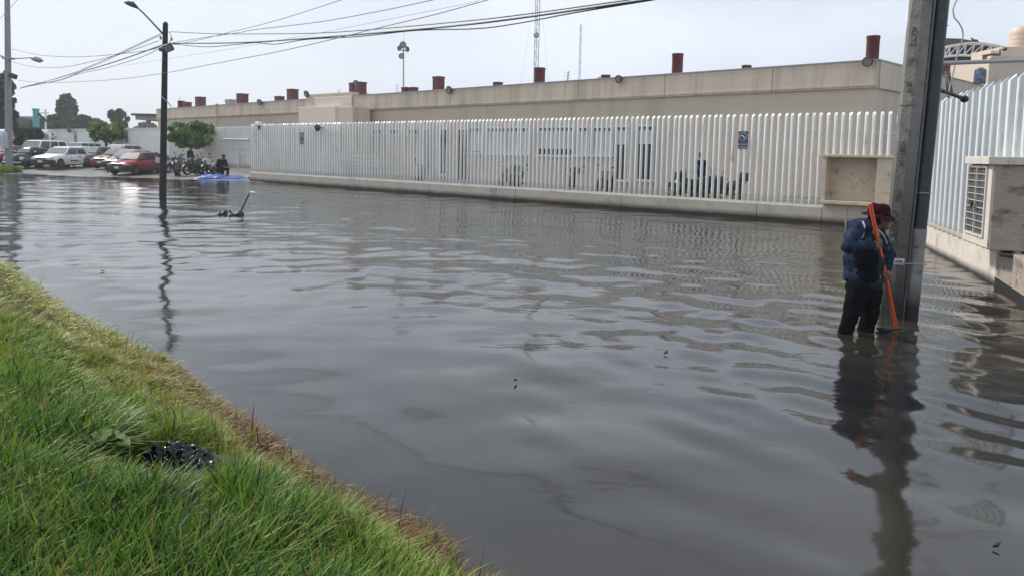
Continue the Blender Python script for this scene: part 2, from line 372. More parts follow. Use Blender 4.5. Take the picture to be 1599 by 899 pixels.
wm = bpy.data.materials.new('water'); wm.use_nodes = True; MATS['water'] = wm
def water_nodes():
    t = wm.node_tree; n = t.nodes; l = t.links; b = n['Principled BSDF']
    b.inputs['IOR'].default_value = 1.5; b.inputs['Roughness'].default_value = .075
    geo = n.new('ShaderNodeNewGeometry')
    a = n.new('ShaderNodeTexNoise'); a.inputs['Scale'].default_value = .28; a.inputs['Detail'].default_value = 6; l.new(geo.outputs['Position'], a.inputs['Vector'])
    r = n.new('ShaderNodeValToRGB'); r.color_ramp.elements[0].position = .35; r.color_ramp.elements[1].position = .68
    r.color_ramp.elements[0].color = (.007, .0085, .0105, 1); r.color_ramp.elements[1].color = (.038, .034, .026, 1)
    l.new(a.outputs['Fac'], r.inputs[0]); l.new(r.outputs[0], b.inputs['Base Color'])
    def noise(scale, stretch, rot, det, dist):
        mp = n.new('ShaderNodeMapping'); mp.inputs['Scale'].default_value = stretch; mp.inputs['Rotation'].default_value = (0, 0, rot); l.new(geo.outputs['Position'], mp.inputs[0])
        q = n.new('ShaderNodeTexNoise'); q.inputs['Scale'].default_value = scale; q.inputs['Detail'].default_value = det; q.inputs['Distortion'].default_value = dist; l.new(mp.outputs[0], q.inputs['Vector']); return q.outputs['Fac']
    calm = n.new('ShaderNodeTexNoise'); calm.inputs['Scale'].default_value = .16; calm.inputs['Detail'].default_value = 3; l.new(geo.outputs['Position'], calm.inputs['Vector'])
    sx = n.new('ShaderNodeSeparateXYZ'); l.new(geo.outputs['Position'], sx.inputs[0])
    # open water far from the bank is breezier
    mr = n.new('ShaderNodeMapRange'); mr.inputs['From Min'].default_value = 5; mr.inputs['From Max'].default_value = 17; mr.inputs['To Min'].default_value = .16; mr.inputs['To Max'].default_value = 1.0; l.new(sx.outputs['Y'], mr.inputs[0])
    cm = n.new('ShaderNodeMapRange'); cm.inputs['From Min'].default_value = .35; cm.inputs['From Max'].default_value = .65; cm.inputs['To Min'].default_value = .2; l.new(calm.outputs['Fac'], cm.inputs[0])
    xr = n.new('ShaderNodeMapRange'); xr.inputs['From Min'].default_value = -5; xr.inputs['From Max'].default_value = 3; xr.inputs['To Min'].default_value = .6; l.new(sx.outputs['X'], xr.inputs[0])
    am0 = n.new('ShaderNodeMath'); am0.operation = 'MULTIPLY'; l.new(mr.outputs[0], am0.inputs[0]); l.new(xr.outputs[0], am0.inputs[1])
    amp = n.new('ShaderNodeMath'); amp.operation = 'MULTIPLY'; l.new(am0.outputs[0], amp.inputs[0]); l.new(cm.outputs[0], amp.inputs[1])
    h1 = noise(2.6, (1.0, 1.7, 1), .25, 3, .4); h2 = noise(8., (1, 1.5, 1), -.3, 3, .2)
    h = n.new('ShaderNodeMath'); h.operation = 'MULTIPLY_ADD'; l.new(h2, h.inputs[0]); h.inputs[1].default_value = .22; l.new(h1, h.inputs[2])
    hh = n.new('ShaderNodeMath'); hh.operation = 'MULTIPLY'; l.new(h.outputs[0], hh.inputs[0]); l.new(amp.outputs[0], hh.inputs[1])
    bp = n.new('ShaderNodeBump'); bp.inputs['Strength'].default_value = 1; bp.inputs['Distance'].default_value = .02; l.new(hh.outputs[0], bp.inputs['Height']); l.new(bp.outputs[0], b.inputs['Normal'])
water_nodes()
MANX, MANY = 3.95, 8.35
LOCAL = [(*on_level(1318, 516).xy, 1.), (*on_level(1349, 522).xy, 1.), (*on_level(1400, 516).xy, 1.3), (*on_level(1385, 520).xy, 1.), (*on_level(1398, 496).xy, .6)]
def water_z(X, Y):
    r = np.random.default_rng(11); Z = np.zeros_like(X)
    # slow patches that make the surface busier or calmer
    A = .55+.45*np.sin(X*.21+1.3+.6*np.sin(Y*.17))*np.sin(Y*.23-.4+.7*np.sin(X*.13))
    for i in range(34):
        lam = r.uniform(.55, 2.6); th = r.normal(1.35, .75); k = 2*math.pi/lam; sl = .015*r.uniform(.4, 1.)
        ph = r.uniform(0, 6.28); wob = .5*np.sin(X*.31*math.cos(th+1)+Y*.27*math.sin(th+1)+ph)
        Z += sl/k*np.sin(k*(X*math.cos(th)+Y*math.sin(th))+ph+2.2*wob)*(A if i % 2 else 1.1-A*.5)
    for i in range(22):
        lam = r.uniform(.30, .62); th = r.normal(1.2, .9); k = 2*math.pi/lam; sl = .0095*r.uniform(.4, 1.); ph = r.uniform(0, 6.28)
        env = np.clip(.55+.6*np.sin(X*.37*math.cos(ph)+Y*.41*math.sin(ph)+ph)+.35*np.sin(X*.9+Y*.7+2*ph), 0, 1.3)*np.clip(.30+(X+2)/7, .10, 1.1)
        Z += sl/k*env*np.sin(k*(X*math.cos(th)+Y*math.sin(th))+ph+.8*np.sin(X*.8+ph)*np.sin(Y*.7-ph))
    for i in range(12):   # long crests running out from the man's side of the street
        lam = r.uniform(.5, 1.25); th = r.normal(.98, .16); k = 2*math.pi/lam; ph = r.uniform(0, 6.28)
        env = np.clip((X+3.5)/5, 0, 1)*np.clip((19-Y)/6, 0, 1)*np.clip(.5+.7*np.sin(X*.45+ph)*np.sin(Y*.5+2*ph)+.3*np.sin(X*1.1-Y*.8+ph), 0, 1.2)
        Z += .026*r.uniform(.5, 1)/k*env*np.sin(k*(X*math.cos(th)+Y*math.sin(th))+ph+.9*np.sin(X*.5-ph)+.5*np.sin(Y*.9+ph))
    for i in range(9):    # broken slop between the man and the bank
        lam = r.uniform(.28, .7); th = r.normal(.72, .22); k = 2*math.pi/lam; ph = r.uniform(0, 6.28)
        env = np.exp(-((X-3.0)/2.8)**2-((Y-5.4)/2.9)**2)*(.6+.5*np.sin(X*1.3+ph)*np.sin(Y*1.1+2*ph))
        Z += .055*r.uniform(.5, 1)/k*env*np.sin(k*(X*math.cos(th)+Y*math.sin(th))+ph+.8*np.sin(X*.9+ph)+.8*np.sin(Y*1.2-ph))
    for px_, py_, s_ in LOCAL:
        q = np.hypot(X-px_, Y-py_); Z += s_*.0042*np.exp(-q/.22)*np.sin(2*math.pi*q/.15+1)*(1-np.exp(-(q/.07)**2))
    d = np.hypot(X-MANX, (Y-MANY)); ang = np.arctan2(Y-MANY, X-MANX)
    ring = np.exp(-d/5.5)*(1-np.exp(-d/.5))
    for lam, a, ph, wv in ((.95, .042, .4, 3), (.62, .075, 2.1, 5), (.45, .060, 1.1, 4), (1.5, .03, 4., 2)):
        k = 2*math.pi/lam; Z += a/k*ring*np.sin(k*d+ph+.9*np.sin(ang*wv+ph)+.6*np.sin(d*.9+ang))*(.6+.4*np.sin(ang*2+ph))
    calm = 1-.5*np.exp(-((X+3)/4.5)**2-((Y-8.5)/4.)**2)
    return Z*np.clip(.35+Y/14, .35, 1.15)*calm
xs = np.concatenate([np.arange(-46, -9, .22), np.arange(-9, 3.2, .085), np.arange(3.2, 5.3, .028), np.arange(5.3, 14.4, .085)]); ys = np.concatenate([np.arange(-6, 7.5, .075), np.arange(7.5, 9.4, .028), np.arange(9.4, 20, .075), np.arange(20, 62, .2)])
X, Y = np.meshgrid(xs, ys, indexing='ij'); Z = water_z(X, Y); I = np.arange(X.size).reshape(X.shape)
f = np.stack([I[:-1, :-1], I[1:, :-1], I[1:, 1:], I[:-1, 1:]], -1).reshape(-1, 4)
cx, cy = X[:-1, :-1].ravel(), Y[:-1, :-1].ravel()
keepA = ((cx-FA0.x)*FM.x+(cy-FA0.y)*FM.y) < .12
keepB = ((cx-FB0.x)*FBN.x+(cy-FB0.y)*FBN.y > -2.5)   # street side of the right fence
f = f[keepA & keepB]; used = np.zeros(X.size, bool); used[f.ravel()] = True; remap = np.cumsum(used)-1
tag(np_mesh('water', np.stack([X, Y, Z], -1).reshape(-1, 3)[used], remap[f], 'water'), kind='structure')

# ------------------------------------------------------------------ long white pale fence
PITCH = .2155
def bar_mesh(h, r=.05, n=10, name='bar'):
    b = MB(); vs = []
    for j in range(n):
        t = 2*math.pi*j/n; vs.append((r*math.cos(t), r*math.sin(t), 0))
    for j in range(n):
        t = 2*math.pi*j/n; vs.append((r*math.cos(t), r*math.sin(t), h+r*math.sin(t)*1.05))
    b.add(vs, [(j, (j+1) % n, n+(j+1) % n, n+j) for j in range(n)]+[tuple(range(n, 2*n))])
    o = b.build(name, 'bar_paint'); me = o.data; bpy.data.objects.remove(o); smooth_by_angle(me, 50); return me
fence = thing('pale_fence', 'long white fence of round steel pales on a low beige concrete wall in the flood', 'fence', FA0, FANG)
NICHE0, NICHE1 = s_on(1284, 330), s_on(1391, 330)
def seg_wall(mb, s0, s1, z1, step, gap=.012, o0=-.02, o1=.24, wob=0):
    s = s0
    while s < s1-.05:
        e = min(s+step, s1); yield s, e-gap
        s = e
for s, e in seg_wall(None, .0, NICHE0, .5, 5.1):
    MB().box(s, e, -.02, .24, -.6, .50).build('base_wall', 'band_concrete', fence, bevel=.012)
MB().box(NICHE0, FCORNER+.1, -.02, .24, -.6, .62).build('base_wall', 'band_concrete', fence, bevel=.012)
MB().box(0, NICHE0, .02, .18, .501, .56).build('rail', 'white_paint', fence)
MB().box(0, FCORNER, .155, .185, 2.72, 2.76).build('tie_rail', 'white_paint', fence)
bm_full = bar_mesh(2.84)
bm_top = bar_mesh(3.315-2.10)
s = .10
while s < FCORNER-.06:
    inn = NICHE0-.02 < s < NICHE1-.06
    o = bpy.data.objects.new('bar', bm_top if inn else bm_full); COL.objects.link(o); o.parent = fence
    zz = .06*(s/34); o.location = (s, .10, 2.10 if inn else .46+zz*0); o.rotation_euler = (random.gauss(0, .004), random.gauss(0, .0045), random.uniform(-.35, .35))
    if not inn: o.scale = (1, 1, .985+.022*s/34)
    s += PITCH
# concrete meter niche set into the fence
nich = thing('meter_niche', 'open beige concrete niche box set into the white fence beside the big grey pole', 'niche', fa(NICHE0, 0, 0), FANG)
NW = NICHE1-NICHE0
MB().box(-.06, NW+.04, -.24, .42, 2.02, 2.10).build('roof_slab', 'niche_plaster', nich, bevel=.008)
MB().box(0, .10, -.18, .36, .70, 2.02).build('side_wall', 'niche_plaster', nich, bevel=.006)
MB().box(NW-.40, NW, -.18, .36, .62, 2.02).build('side_wall', 'niche_plaster', nich, bevel=.006)
MB().box(.10, NW-.40, .30, .36, .70, 2.02).build('back_wall', 'niche_plaster', nich)
MB().box(0, NW-.40, -.22, .36, .62, .72).build('shelf', 'niche_plaster', nich, bevel=.008)
MB().box(.62*NW-.5, .62*NW-.46, -.055, -.02, -.3, .62).build('drain_pipe', 'niche_plaster', nich)

# ------------------------------------------------------------------ right fence
fB = thing('corner_fence', 'dense white pale fence running along the right side towards the viewer', 'fence', FB0, FBANG)
# local x runs towards the viewer, local y is the yard side
def sB(x, y=300.): return (on_wall(x, y, FB0, FB0+FBU)-FB0).dot(FBU)
PED = sB(1558, 420)
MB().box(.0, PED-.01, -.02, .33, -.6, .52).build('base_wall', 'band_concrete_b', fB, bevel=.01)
MB().box(.0, 11.1, -.045, .055, .521, .585).build('rail', 'bar_paint', fB)
MB().box(.0, 11.2, .065, .09, 2.7, 2.74).build('tie_rail', 'white_paint', fB)
b2 = bar_mesh(2.75, .056); b2.materials[0] = MATS['bar_paint_b']; s = .16
while s < 11.15:
    o = bpy.data.objects.new('bar', b2); COL.objects.link(o); o.parent = fB; o.location = (s, .0, .51); o.rotation_euler = (random.uniform(-.003, .003), random.uniform(-.003, .003), random.uniform(-.15, .15))
    s += PITCH*1.95
# concrete service cabinet on the right fence
cabn = thing('service_cabinet', 'stained concrete service cabinet with a barred window jutting out of the right fence', 'cabinet', FB0, FBANG)
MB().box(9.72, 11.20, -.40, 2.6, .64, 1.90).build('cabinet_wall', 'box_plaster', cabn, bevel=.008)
MB().box(9.90, 11.24, -.50, 2.65, 1.90, 2.02).build('roof_slab', 'box_front', cabn, bevel=.008)
gw = MB().box(9.75, 9.90, -.425, -.401, .66, 1.89).box(10.98, 11.18, -.425, -.401, .66, 1.89).box(9.90, 10.98, -.425, -.401, .66, .78).build('front_surround', 'box_front', cabn)
win = MB().box(9.90, 9.94, -.45, -.41, .79, 1.88).box(10.93, 10.97, -.45, -.41, .79, 1.88).box(9.94, 10.93, -.45, -.41, .79, .82).box(9.94, 10.93, -.45, -.41, 1.85, 1.88).box(10.425, 10.445, -.45, -.41, .82, 1.85).build('window', 'box_front', cabn)
MB().box(9.94, 10.93, -.412, -.405, .82, 1.85).build('pane', 'pane_mesh', win)
for i in range(9):
    z = .915+.104*i; MB().box(9.94, 10.93, -.44, -.43, z, z+.009).build('grille_bar', 'box_front', win)
MB().tube([(10.36, -.47, 1.24), (10.52, -.50, 1.30)], .022, 6).build('latch', 'black', win)
MB().tube([(10.9, -.1, .60), (11.25, -.25, .58), (11.3, .1, .55)], .03, 6).build('drain_pipe', 'dark_metal', cabn)
ped = thing('pedestal_wall', 'dirty concrete wall, coloured darker for the shade under the service cabinet at the right fence', 'wall', FB0+FBU*PED, FBANG-R_(4))
MB().box(0.0, 5, -.03, .35, -.6, .60).build('wall_face', 'box_plaster', ped, bevel=.01)  # dark stained plaster; its tone includes the shadow of the cabinet above
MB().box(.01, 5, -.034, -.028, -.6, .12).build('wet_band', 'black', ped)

# ------------------------------------------------------------------ gate, dense pale screen and white wall at the end of the car park
OW = 6.3; WH = 3.5                                # the car park end wall stands back from the fence line
GS0, GS1, SS0, WS0 = (s_on(x, 235, OW) for x in (352, 392, 265, 55))
gate = thing('sheet_gate', 'white ribbed steel gate with a long bolt bar at the end of the white fence', 'gate', fa(GS0, OW, .12), FANG)
GW = GS1-GS0; GH = WH-.1; gx = lambda x: s_on(x, 235, OW)-GS0
gz = lambda x, y: sz_on(x, y, OW)[1]-.12
MB().box(0, GW, -.03, .03, .0, .08).box(0, GW, -.03, .03, GH-.08, GH).box(0, .06, -.03, .03, .08, GH-.08).box(GW-.06, GW, -.03, .03, .08, GH-.08).build('gate_frame', 'white_paint', gate)
n = int(GW/.17)
MB().box(.06, GW-.06, .03, .05, .08, GH-.08).build('back_sheet', 'white_paint', gate)
rb = MB().prism([(-.055, .025), (-.035, -.06), (.035, -.06), (.055, .025)], .08, GH-.08, 'z').build('rib', 'bar_paint', gate)
for i in range(n):
    o = rb if i == 0 else rb.copy()
    if i: COL.objects.link(o)
    o.location = (.1+(GW-.2)*i/(n-1), 0, 0)
zb1, zb2, zb3 = gz(370, 218), gz(370, 232), gz(370, 250)
MB().box(gx(355), gx(388), -.07, -.035, zb2-.05, zb2+.03).build('lintel_bar', 'white_paint', gate)
MB().box(gx(356), gx(356)+.07, -.07, -.035, .05, zb2-.05).box(gx(372), gx(372)+.07, -.07, -.035, .05, zb2-.05).build('wicket_frame', 'white_paint', gate)
MB().tube([(gx(352), -.14, zb1), (gx(391), -.14, zb1-.02)], .05, 8).tube([(gx(358), -.14, zb1), (gx(358), 0, zb1)], .04, 6).tube([(gx(388), -.14, zb1), (gx(388), 0, zb1-.06)], .04, 6).build('bolt_bar', 'grey_metal', gate)
MB().tube([(gx(349)+.22*math.cos(t*.6), -.12, zb1+.22*math.sin(t*.6)) for t in range(12)], .02, 6).build('ring_handle', 'grey_metal', gate)
MB().box(gx(371), gx(385), -.05, -.036, zb3-.45, zb3+.45).build('patch_plate', 'grey_metal', gate)
st = MB().box(GS0, GS1+2, OW-.5, OW+.25, -.1, .10).box(GS0, GS1+2, OW-.25, OW+.25, .10, .16).build('gate_step', 'gate_base_concrete', None, bevel=.01); st.location = FA0; st.rotation_euler[2] = FANG
tag(st, 'low concrete step below the white ribbed gate', 'step')
rw = thing('return_wall', 'white wall joining the end of the pale fence to the ribbed gate', 'wall', fa(0, 0, 0), FANG)
MB().box(GS1+.02, .1, OW-.02, OW+.2, -.1, WH).build('wall_panel', 'white_paint', rw); MB().box(-.1, .1, .26, OW-.03, -.1, 3.2).build('wall_panel', 'white_paint', rw)
scr = thing('pale_screen', 'tightly spaced white pale screen behind the parked motorcycles', 'fence', fa(SS0, OW, .0), FANG)
SW = GS0-SS0-.03
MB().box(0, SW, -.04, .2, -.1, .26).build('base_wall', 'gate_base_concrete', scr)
sb = bar_mesh(WH-.26-.05, .042, 8); s = .08
while s < SW:
    o = bpy.data.objects.new('bar', sb); COL.objects.link(o); o.parent = scr; o.location = (s, .08, .26); s += .205
MB().box(0, SW, .145, .17, 2.9, 2.95).build('tie_rail', 'white_paint', scr)
wall = thing('perimeter_wall', 'plain white rendered wall closing the back of the car park', 'wall', fa(WS0, OW, 0), FANG)
WL = SS0-WS0-.02
for i in range(6):
    MB().box(i*WL/6, (i+1)*WL/6-.01, 0, .2, -.1, WH-.08).build('wall_panel', 'white_paint', wall)
MB().box(0, WL, -.03, .23, WH-.079, WH).build('coping', 'white_paint', wall)
d0, d1 = s_on(66, 220, OW)-WS0, s_on(87, 220, OW)-WS0
MB().box(d0, d1, -.04, -.002, .3, 2.6).build('wall_door', 'white_paint', wall); MB().box(d0-.2, d1+.2, -.12, -.002, 2.6, 2.75).build('door_lintel', 'white_paint', wall)
def round_lamp(name, loc, lab, ang, r=.22, parent=None, tilt=.3):
    """floodlight: shallow round housing, glass face, bracket. local -y is the lit side"""
    o = thing(name, lab, 'floodlight', loc, ang) if parent is None else None
    if parent is not None:
        o = bpy.data.objects.new(name, None); COL.objects.link(o); o.parent = parent; o.location = loc; o.rotation_euler = (0, 0, ang)
    Mx = Matrix.Rotation(R_(90)+tilt, 4, 'X')
    if parent is None:
        MB().lathe([(r*.55, -.16), (r*.9, -.08), (r, 0), (r*.97, .05), (r*.86, .05), (r*.84, .02)], (0, 0, 0), 16, Mx, True).build('housing', 'dark_metal', o, True)
        MB().lathe([(r*.82, .022), (r*.80, .03)], (0, 0, 0), 16, Mx).build('glass', 'lamp_glass', o)
        MB().box(-.03, .03, .05, .35, -.03, .03).build('bracket', 'dark_metal', o)
    return o
def flood_part(parent, loc, ang, r=.2, tilt=.3):
    Mx = Matrix.Translation(loc) @ Matrix.Rotation(ang, 4, 'Z') @ Matrix.Rotation(R_(90)+tilt, 4, 'X'); R3 = Mx.to_3x3().to_4x4()
    h = MB().lathe([(r*.55, -.16), (r*.9, -.08), (r, 0), (r*.97, .05), (r*.86, .05), (r*.84, .02)], Mx.translation, 14, R3).build('floodlight', 'dark_metal', parent, True)
    MB().lathe([(r*.82, .022), (r*.80, .03)], Mx.translation, 14, R3).build('lens', 'lamp_glass', h)
    return h
round_lamp('wall_lamp', fa(s_on(112, 204, OW), OW-.3, sz_on(112, 204, OW)[1]), 'round floodlight on the white car park wall left of the round tree', FANG, .28)
# ------------------------------------------------------------------ cream building behind the fence
OFF = 8.0
sL, zL = sz_on(244, 171.5, OFF); sR, zR = sz_on(1371.5, 94.5, OFF); sM, zM = sz_on(549, 150.5, OFF)
zt = lambda s: zL+(zR-zL)*(s-sL)/(sR-sL)
BD = thing('health_centre_building', 'long low cream building with red roof pipes behind the white fence', 'building', fa(0, OFF, 0), FANG)
side = Vector((math.sin(R_(47.1)), math.cos(R_(47.1)), 0)); sd = Vector((side.dot(FU), side.dot(FM)))   # direction of the end wall in local axes
_s1, _z1 = sz_on(1371.5, 137, OFF); _s0, _z0 = sz_on(244, 187.5, OFF); zb = lambda s: _z0+(_z1-_z0)*(s-_s0)/(_s1-_s0)
DEEP = 15.
def foot(s0, s1, o0, depth, endw=False):
    q = [(s0, o0), (s1, o0), (s1+(sd.x*depth/sd.y if endw else 0), o0+depth), (s0, o0+depth)]; return q
def hexa(mb, q, z0a, z0b, z1a, z1b):
    zs0 = [z0a, z0b, z0b, z0a]; zs1 = [z1a, z1b, z1b, z1a]
    mb.add([(x, y, z) for (x, y), z in zip(q, zs0)]+[(x, y, z) for (x, y), z in zip(q, zs1)], [(3, 2, 1, 0), (4, 5, 6, 7)]+[(i, (i+1) % 4, 4+(i+1) % 4, 4+i) for i in range(4)]); return mb
hexa(MB(), foot(sL+.08, sR-.08, .10, DEEP, True), 0, 0, zt(sL)-.12, zt(sR)-.12).build('wall', 'cream_wall', BD)
joints = [sL, sM]+[sz_on(x, 140, OFF)[0] for x in (703, 903, 1038, 1205)]+[sR]
for i in range(len(joints)-1):
    a, b = joints[i]+(.012 if i else 0), joints[i+1]-.012
    hexa(MB(), foot(a, b, 0, .25), zb(a), zb(b), zt(a), zt(b)).build('parapet_panel', 'cream_parapet', BD, bevel=.01)
    hexa(MB(), foot(a, b, -.03, .35), zt(a)+.002, zt(b)+.002, zt(a)+.05, zt(b)+.05).build('coping', 'grey_metal', BD)
    hexa(MB(), foot(a, b, -.035, .05), zb(a)+.08, zb(b)+.08, zb(a)+.15, zb(b)+.15).build('string_course', 'cream_parapet', BD)
# end wall parapet
e0 = Vector((sR, 0)); ed = sd.normalized(); en = Vector((ed.y, -ed.x))
def endq(t0, t1, th0, th1): return [tuple(e0+ed*t0+en*th0), tuple(e0+ed*t1+en*th0), tuple(e0+ed*t1+en*th1), tuple(e0+ed*t0+en*th1)]
for t0, t1 in ((.27, 5.), (5.02, 10), (10.02, 15)):
    hexa(MB(), endq(t0, t1, .0, -.2), zb(sR), zb(sR), zt(sR), zt(sR)).build('parapet_panel', 'cream_parapet', BD)
    hexa(MB(), endq(t0-.2, t1, .03, -.25), zt(sR)+.004, zt(sR)+.004, zt(sR)+.055, zt(sR)+.055).build('coping', 'grey_metal', BD)
# raised stair head and projecting bay
def bay(x0, x1, yt, o0, o1, m, name, z0=0):
    a, za = sz_on(x0, yt, OFF+o0); b, _ = sz_on(x1, yt, OFF+o0)
    MB().box(a, b, o0, o1, z0, za).build(name, m, BD, bevel=.02); return a, b, za
bay(478, 549, 148, -.12, 6, 'cream_wall', 'stair_head'); bay(491, 549, 153, -.16, -.125, 'pink_wall', 'stair_panel', 3)
bay(523, 551, 168, -1.6, -.2, 'cream_parapet', 'duct_box', 0); bay(466, 523, 168, -.6, -.165, 'pink_wall', 'front_bay', 0)
def window(x0, x1, y0, y1, split=0., cover=0., m='window_glass', name='window', mull=()):
    a, z1 = sz_on(x0, y0, OFF); b, _ = sz_on(x1, y0, OFF); _, z0 = sz_on((x0+x1)/2, y1, OFF); t = .06
    f = MB().box(a-t, a, .02, .14, z0-t, z1+t).box(b, b+t, .02, .14, z0-t, z1+t).box(a, b, .02, .14, z1, z1+t).box(a-.12, b+.12, -.06, .14, z0-t-.05, z0).build(name, 'window_frame', BD)
    for q in mull:
        xm = a+(b-a)*q; MB().box(xm-.03, xm+.03, .03, .12, z0, z1).build('mullion', 'window_frame', f)
    MB().box(a, b, .085, .095, z0, z1).build('pane', m, f)
    if cover: MB().box(a+.03, b-.03, .06, .07, z1-(z1-z0)*cover, z1-.16).build('blind', 'blind', f)
    return f
window(840, 893, 200, 242, cover=.78, mull=(.5,)); window(902, 919, 200, 242, cover=1.); window(927, 956, 200, 242, cover=1., mull=(.5,))
window(759, 824, 201, 240, cover=1., mull=(.5,)); window(733, 751, 201, 238, cover=.95)
window(962, 981, 199, 281, cover=.33, name='door'); window(997, 1020, 198, 281, cover=.33, name='door')
window(715, 732, 203, 290, name='door'); window(660, 671, 203, 284, m='glass_grey', name='door'); window(686, 696, 203, 272, name='door')
for a, b in ((561, 574), (580, 595), (608, 624), (636, 652)): window(a, b, 203, 211)
# red roof pipes, grey roof box
def rpipe(x, yt, yb, wpx, rnd, m='red_pipe', back=.8, name='roof_pipe'):
    sa, za = sz_on(x-wpx/2, yt, OFF+back); sb_, _ = sz_on(x+wpx/2, yt, OFF+back); c = (sa+sb_)/2; r = abs(sb_-sa)/2
    if rnd: o = MB().lathe([(r*.98, zt(c)-.3), (r, za-.12), (r*1.05, za-.1), (r*1.05, za), (r*.8, za), (r*.78, za-.15)], (c, back, 0), 18).build(name, m, BD, True)
    else: 
        k = r*.78; o = MB().box(c-k, c+k, back-k, back+k, zt(c)-.3, za).box(c-k*1.08, c+k*1.08, back-k*1.08, back+k*1.08, za-.09, za+.002).build(name, m, BD, bevel=.01)
    return o
for a in ((283, 158, 168, 5, 1), (292.5, 160, 168, 6, 0), (313, 152, 167, 7.5, 0), (378.5, 147, 161, 9, 0), (436.5, 151, 158, 8, 0), (457, 140, 156, 9.5, 0), (552, 130, 148, 8, 0), (562.5, 129, 149, 11.5, 0), (634, 137, 146, 9, 0), (645.5, 137, 145, 9.5, 0),
          (685, 120.5, 142, 12, 0), (777.5, 129, 137, 10.5, 0), (843, 107, 132, 13.5, 1), (946, 118, 124, 12, 1), (1058.5, 85, 116, 15.5, 1), (1166, 103, 109, 14, 1), (1364, 57.5, 95, 20.5, 1)): rpipe(*a)
rpipe(360, 156, 163, 8, 0, 'grey_metal', name='roof_hatch'); rpipe(940, 121, 124, 10, 0, 'cream_wall', name='roof_hatch')
for x, y in ((405, 160), (478, 147), (701, 141), (966, 124), (1354.5, 96.5), (556, 131)):
    s_, z_ = sz_on(x, y, OFF-.25); flood_part(BD, Vector((s_, -.25, z_)), random.uniform(-.3, .5), .2 if x > 900 else .24)
s_, z_ = sz_on(337, 165, OFF-.1); MB().tube([(s_, .1, z_+.1), (s_, -.1, z_+.12), (s_+.05, -.1, z_-1.2), (s_, -.1, z_-2.6)], .07, 6).build('rain_pipe', 'cream_wall', BD)
s_, z_ = sz_on(879, 240, OFF-.1); MB().tube([(s_, .0, 3.4), (s_, .0, 0)], .05, 6).build('rain_pipe', 'cream_wall', BD)
# yard railing
rl = thing('ramp_handrail', 'white tubular handrail of the ramp seen through the far half of the white fence', 'handrail', fa(0, 3.5, 0), FANG)
a0, za = sz_on(492, 240, 3.5); a1, zb_ = sz_on(592, 246, 3.5)
for dz in (0, -.25, -.45): MB().tube([(a0, 0, za+dz), (a1, 0, zb_+dz+.0)], .03, 6).build('rail', 'white_paint', rl)
for i in range(8):
    q = i/7; MB().tube([(a0+(a1-a0)*q, 0, za+(zb_-za)*q), (a0+(a1-a0)*q, 0, .3)], .025, 6).build('post', 'white_paint', rl)
# ------------------------------------------------------------------ the big grey pole with its conduit
PY_ = 9.3
base = at_depth(1388, 494, PY_); base.z = -.5; top1 = at_depth(1437.5, 0, PY_)
ax = (top1-at_depth(1388, 494, PY_)).normalized(); base = at_depth(1388, 494, PY_)-ax*.6
P3 = thing('utility_pole', 'big leaning grey concrete utility pole with a dark conduit beside the man', 'pole', base)
q3 = ax.to_track_quat('Z', 'Y').to_matrix().to_4x4()
# pole frame: z along the pole, x to the viewer's right
zx = ax; xx = (Vector((1, 0, 0))-zx*zx.x).normalized(); yx = zx.cross(xx); POLE = Matrix((xx, yx, zx)).transposed().to_4x4()
LP = 11.
def plan(h, c, tp): return [(-h+c, -h), (h-c*.35, -h), (h, -h+c*.35), (h, h-c), (h-c, h), (-h+c, h), (-h, h-c), (-h, -h+c)]
def shaft(z0, z1, h0, h1, c):
    mb = MB(); n = 8; K = max(2, int((z1-z0)/.18)+1); rr = random.Random(int(z0*100)+3); vs = []
    for k in range(K):
        q = k/(K-1); j = .0022 if z1-z0 > .5 else 0
        vs += [POLE @ Vector((x+rr.gauss(0, j), y+rr.gauss(0, j), z0+(z1-z0)*q)) for x, y in plan(h0+(h1-h0)*q, c, 0)]
    return mb.add(vs, [(k*n+i, k*n+(i+1) % n, (k+1)*n+(i+1) % n, (k+1)*n+i) for k in range(K-1) for i in range(n)]+[tuple(reversed(range(n))), tuple(range((K-1)*n, K*n))])
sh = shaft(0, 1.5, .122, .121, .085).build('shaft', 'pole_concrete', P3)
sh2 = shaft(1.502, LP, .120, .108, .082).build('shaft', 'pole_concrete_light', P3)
shaft(1.49, 1.515, .128, .128, .088).build('pour_joint', 'pole_concrete', P3)
shaft(3.20, 3.206, .1215, .1215, .083).build('pour_joint', 'pole_concrete', P3)
PX = .232
MB().tube([POLE @ Vector((PX, -.06, 1.72)), POLE @ Vector((PX-.022, -.06, LP-1.5))], .083, 16).build('conduit_pipe', 'pipe_dark', P3, True)
MB().tube([POLE @ Vector((PX, -.06, 0)), POLE @ Vector((PX, -.06, 1.72))], .089, 16).build('pipe_sleeve', 'pipe_sleeve', P3, True)
MB().tube([POLE @ Vector((.118, -.118, .1)), POLE @ Vector((.108, -.112, LP-2))], .014, 8).build('earth_conduit', 'bike_metal', P3, True)
for z in (2.16, 1.30, 4.6):
    st = MB().tube([POLE @ Vector((PX+.091*math.cos(t), -.06+.091*math.sin(t), z)) for t in np.linspace(0, 6.28, 17)], .007, 6).build('strap', 'steel_strap', P3)
MB().box(-.125, PX+.09, -.154, -.150, 1.285, 1.30, POLE).build('strap', 'steel_strap', P3)
MB().box(-.09, .055, -.1305, -.1275, 1.27, 1.345, POLE).build('label_plate', 'paper', P3)
for i in range(9): MB().box(-.06+.011*i, -.053+.011*i, -.133, -.131, 1.30, 1.30+random.choice((.02, .026, .016)), POLE).build('plate_letter', 'letter_ink', P3)
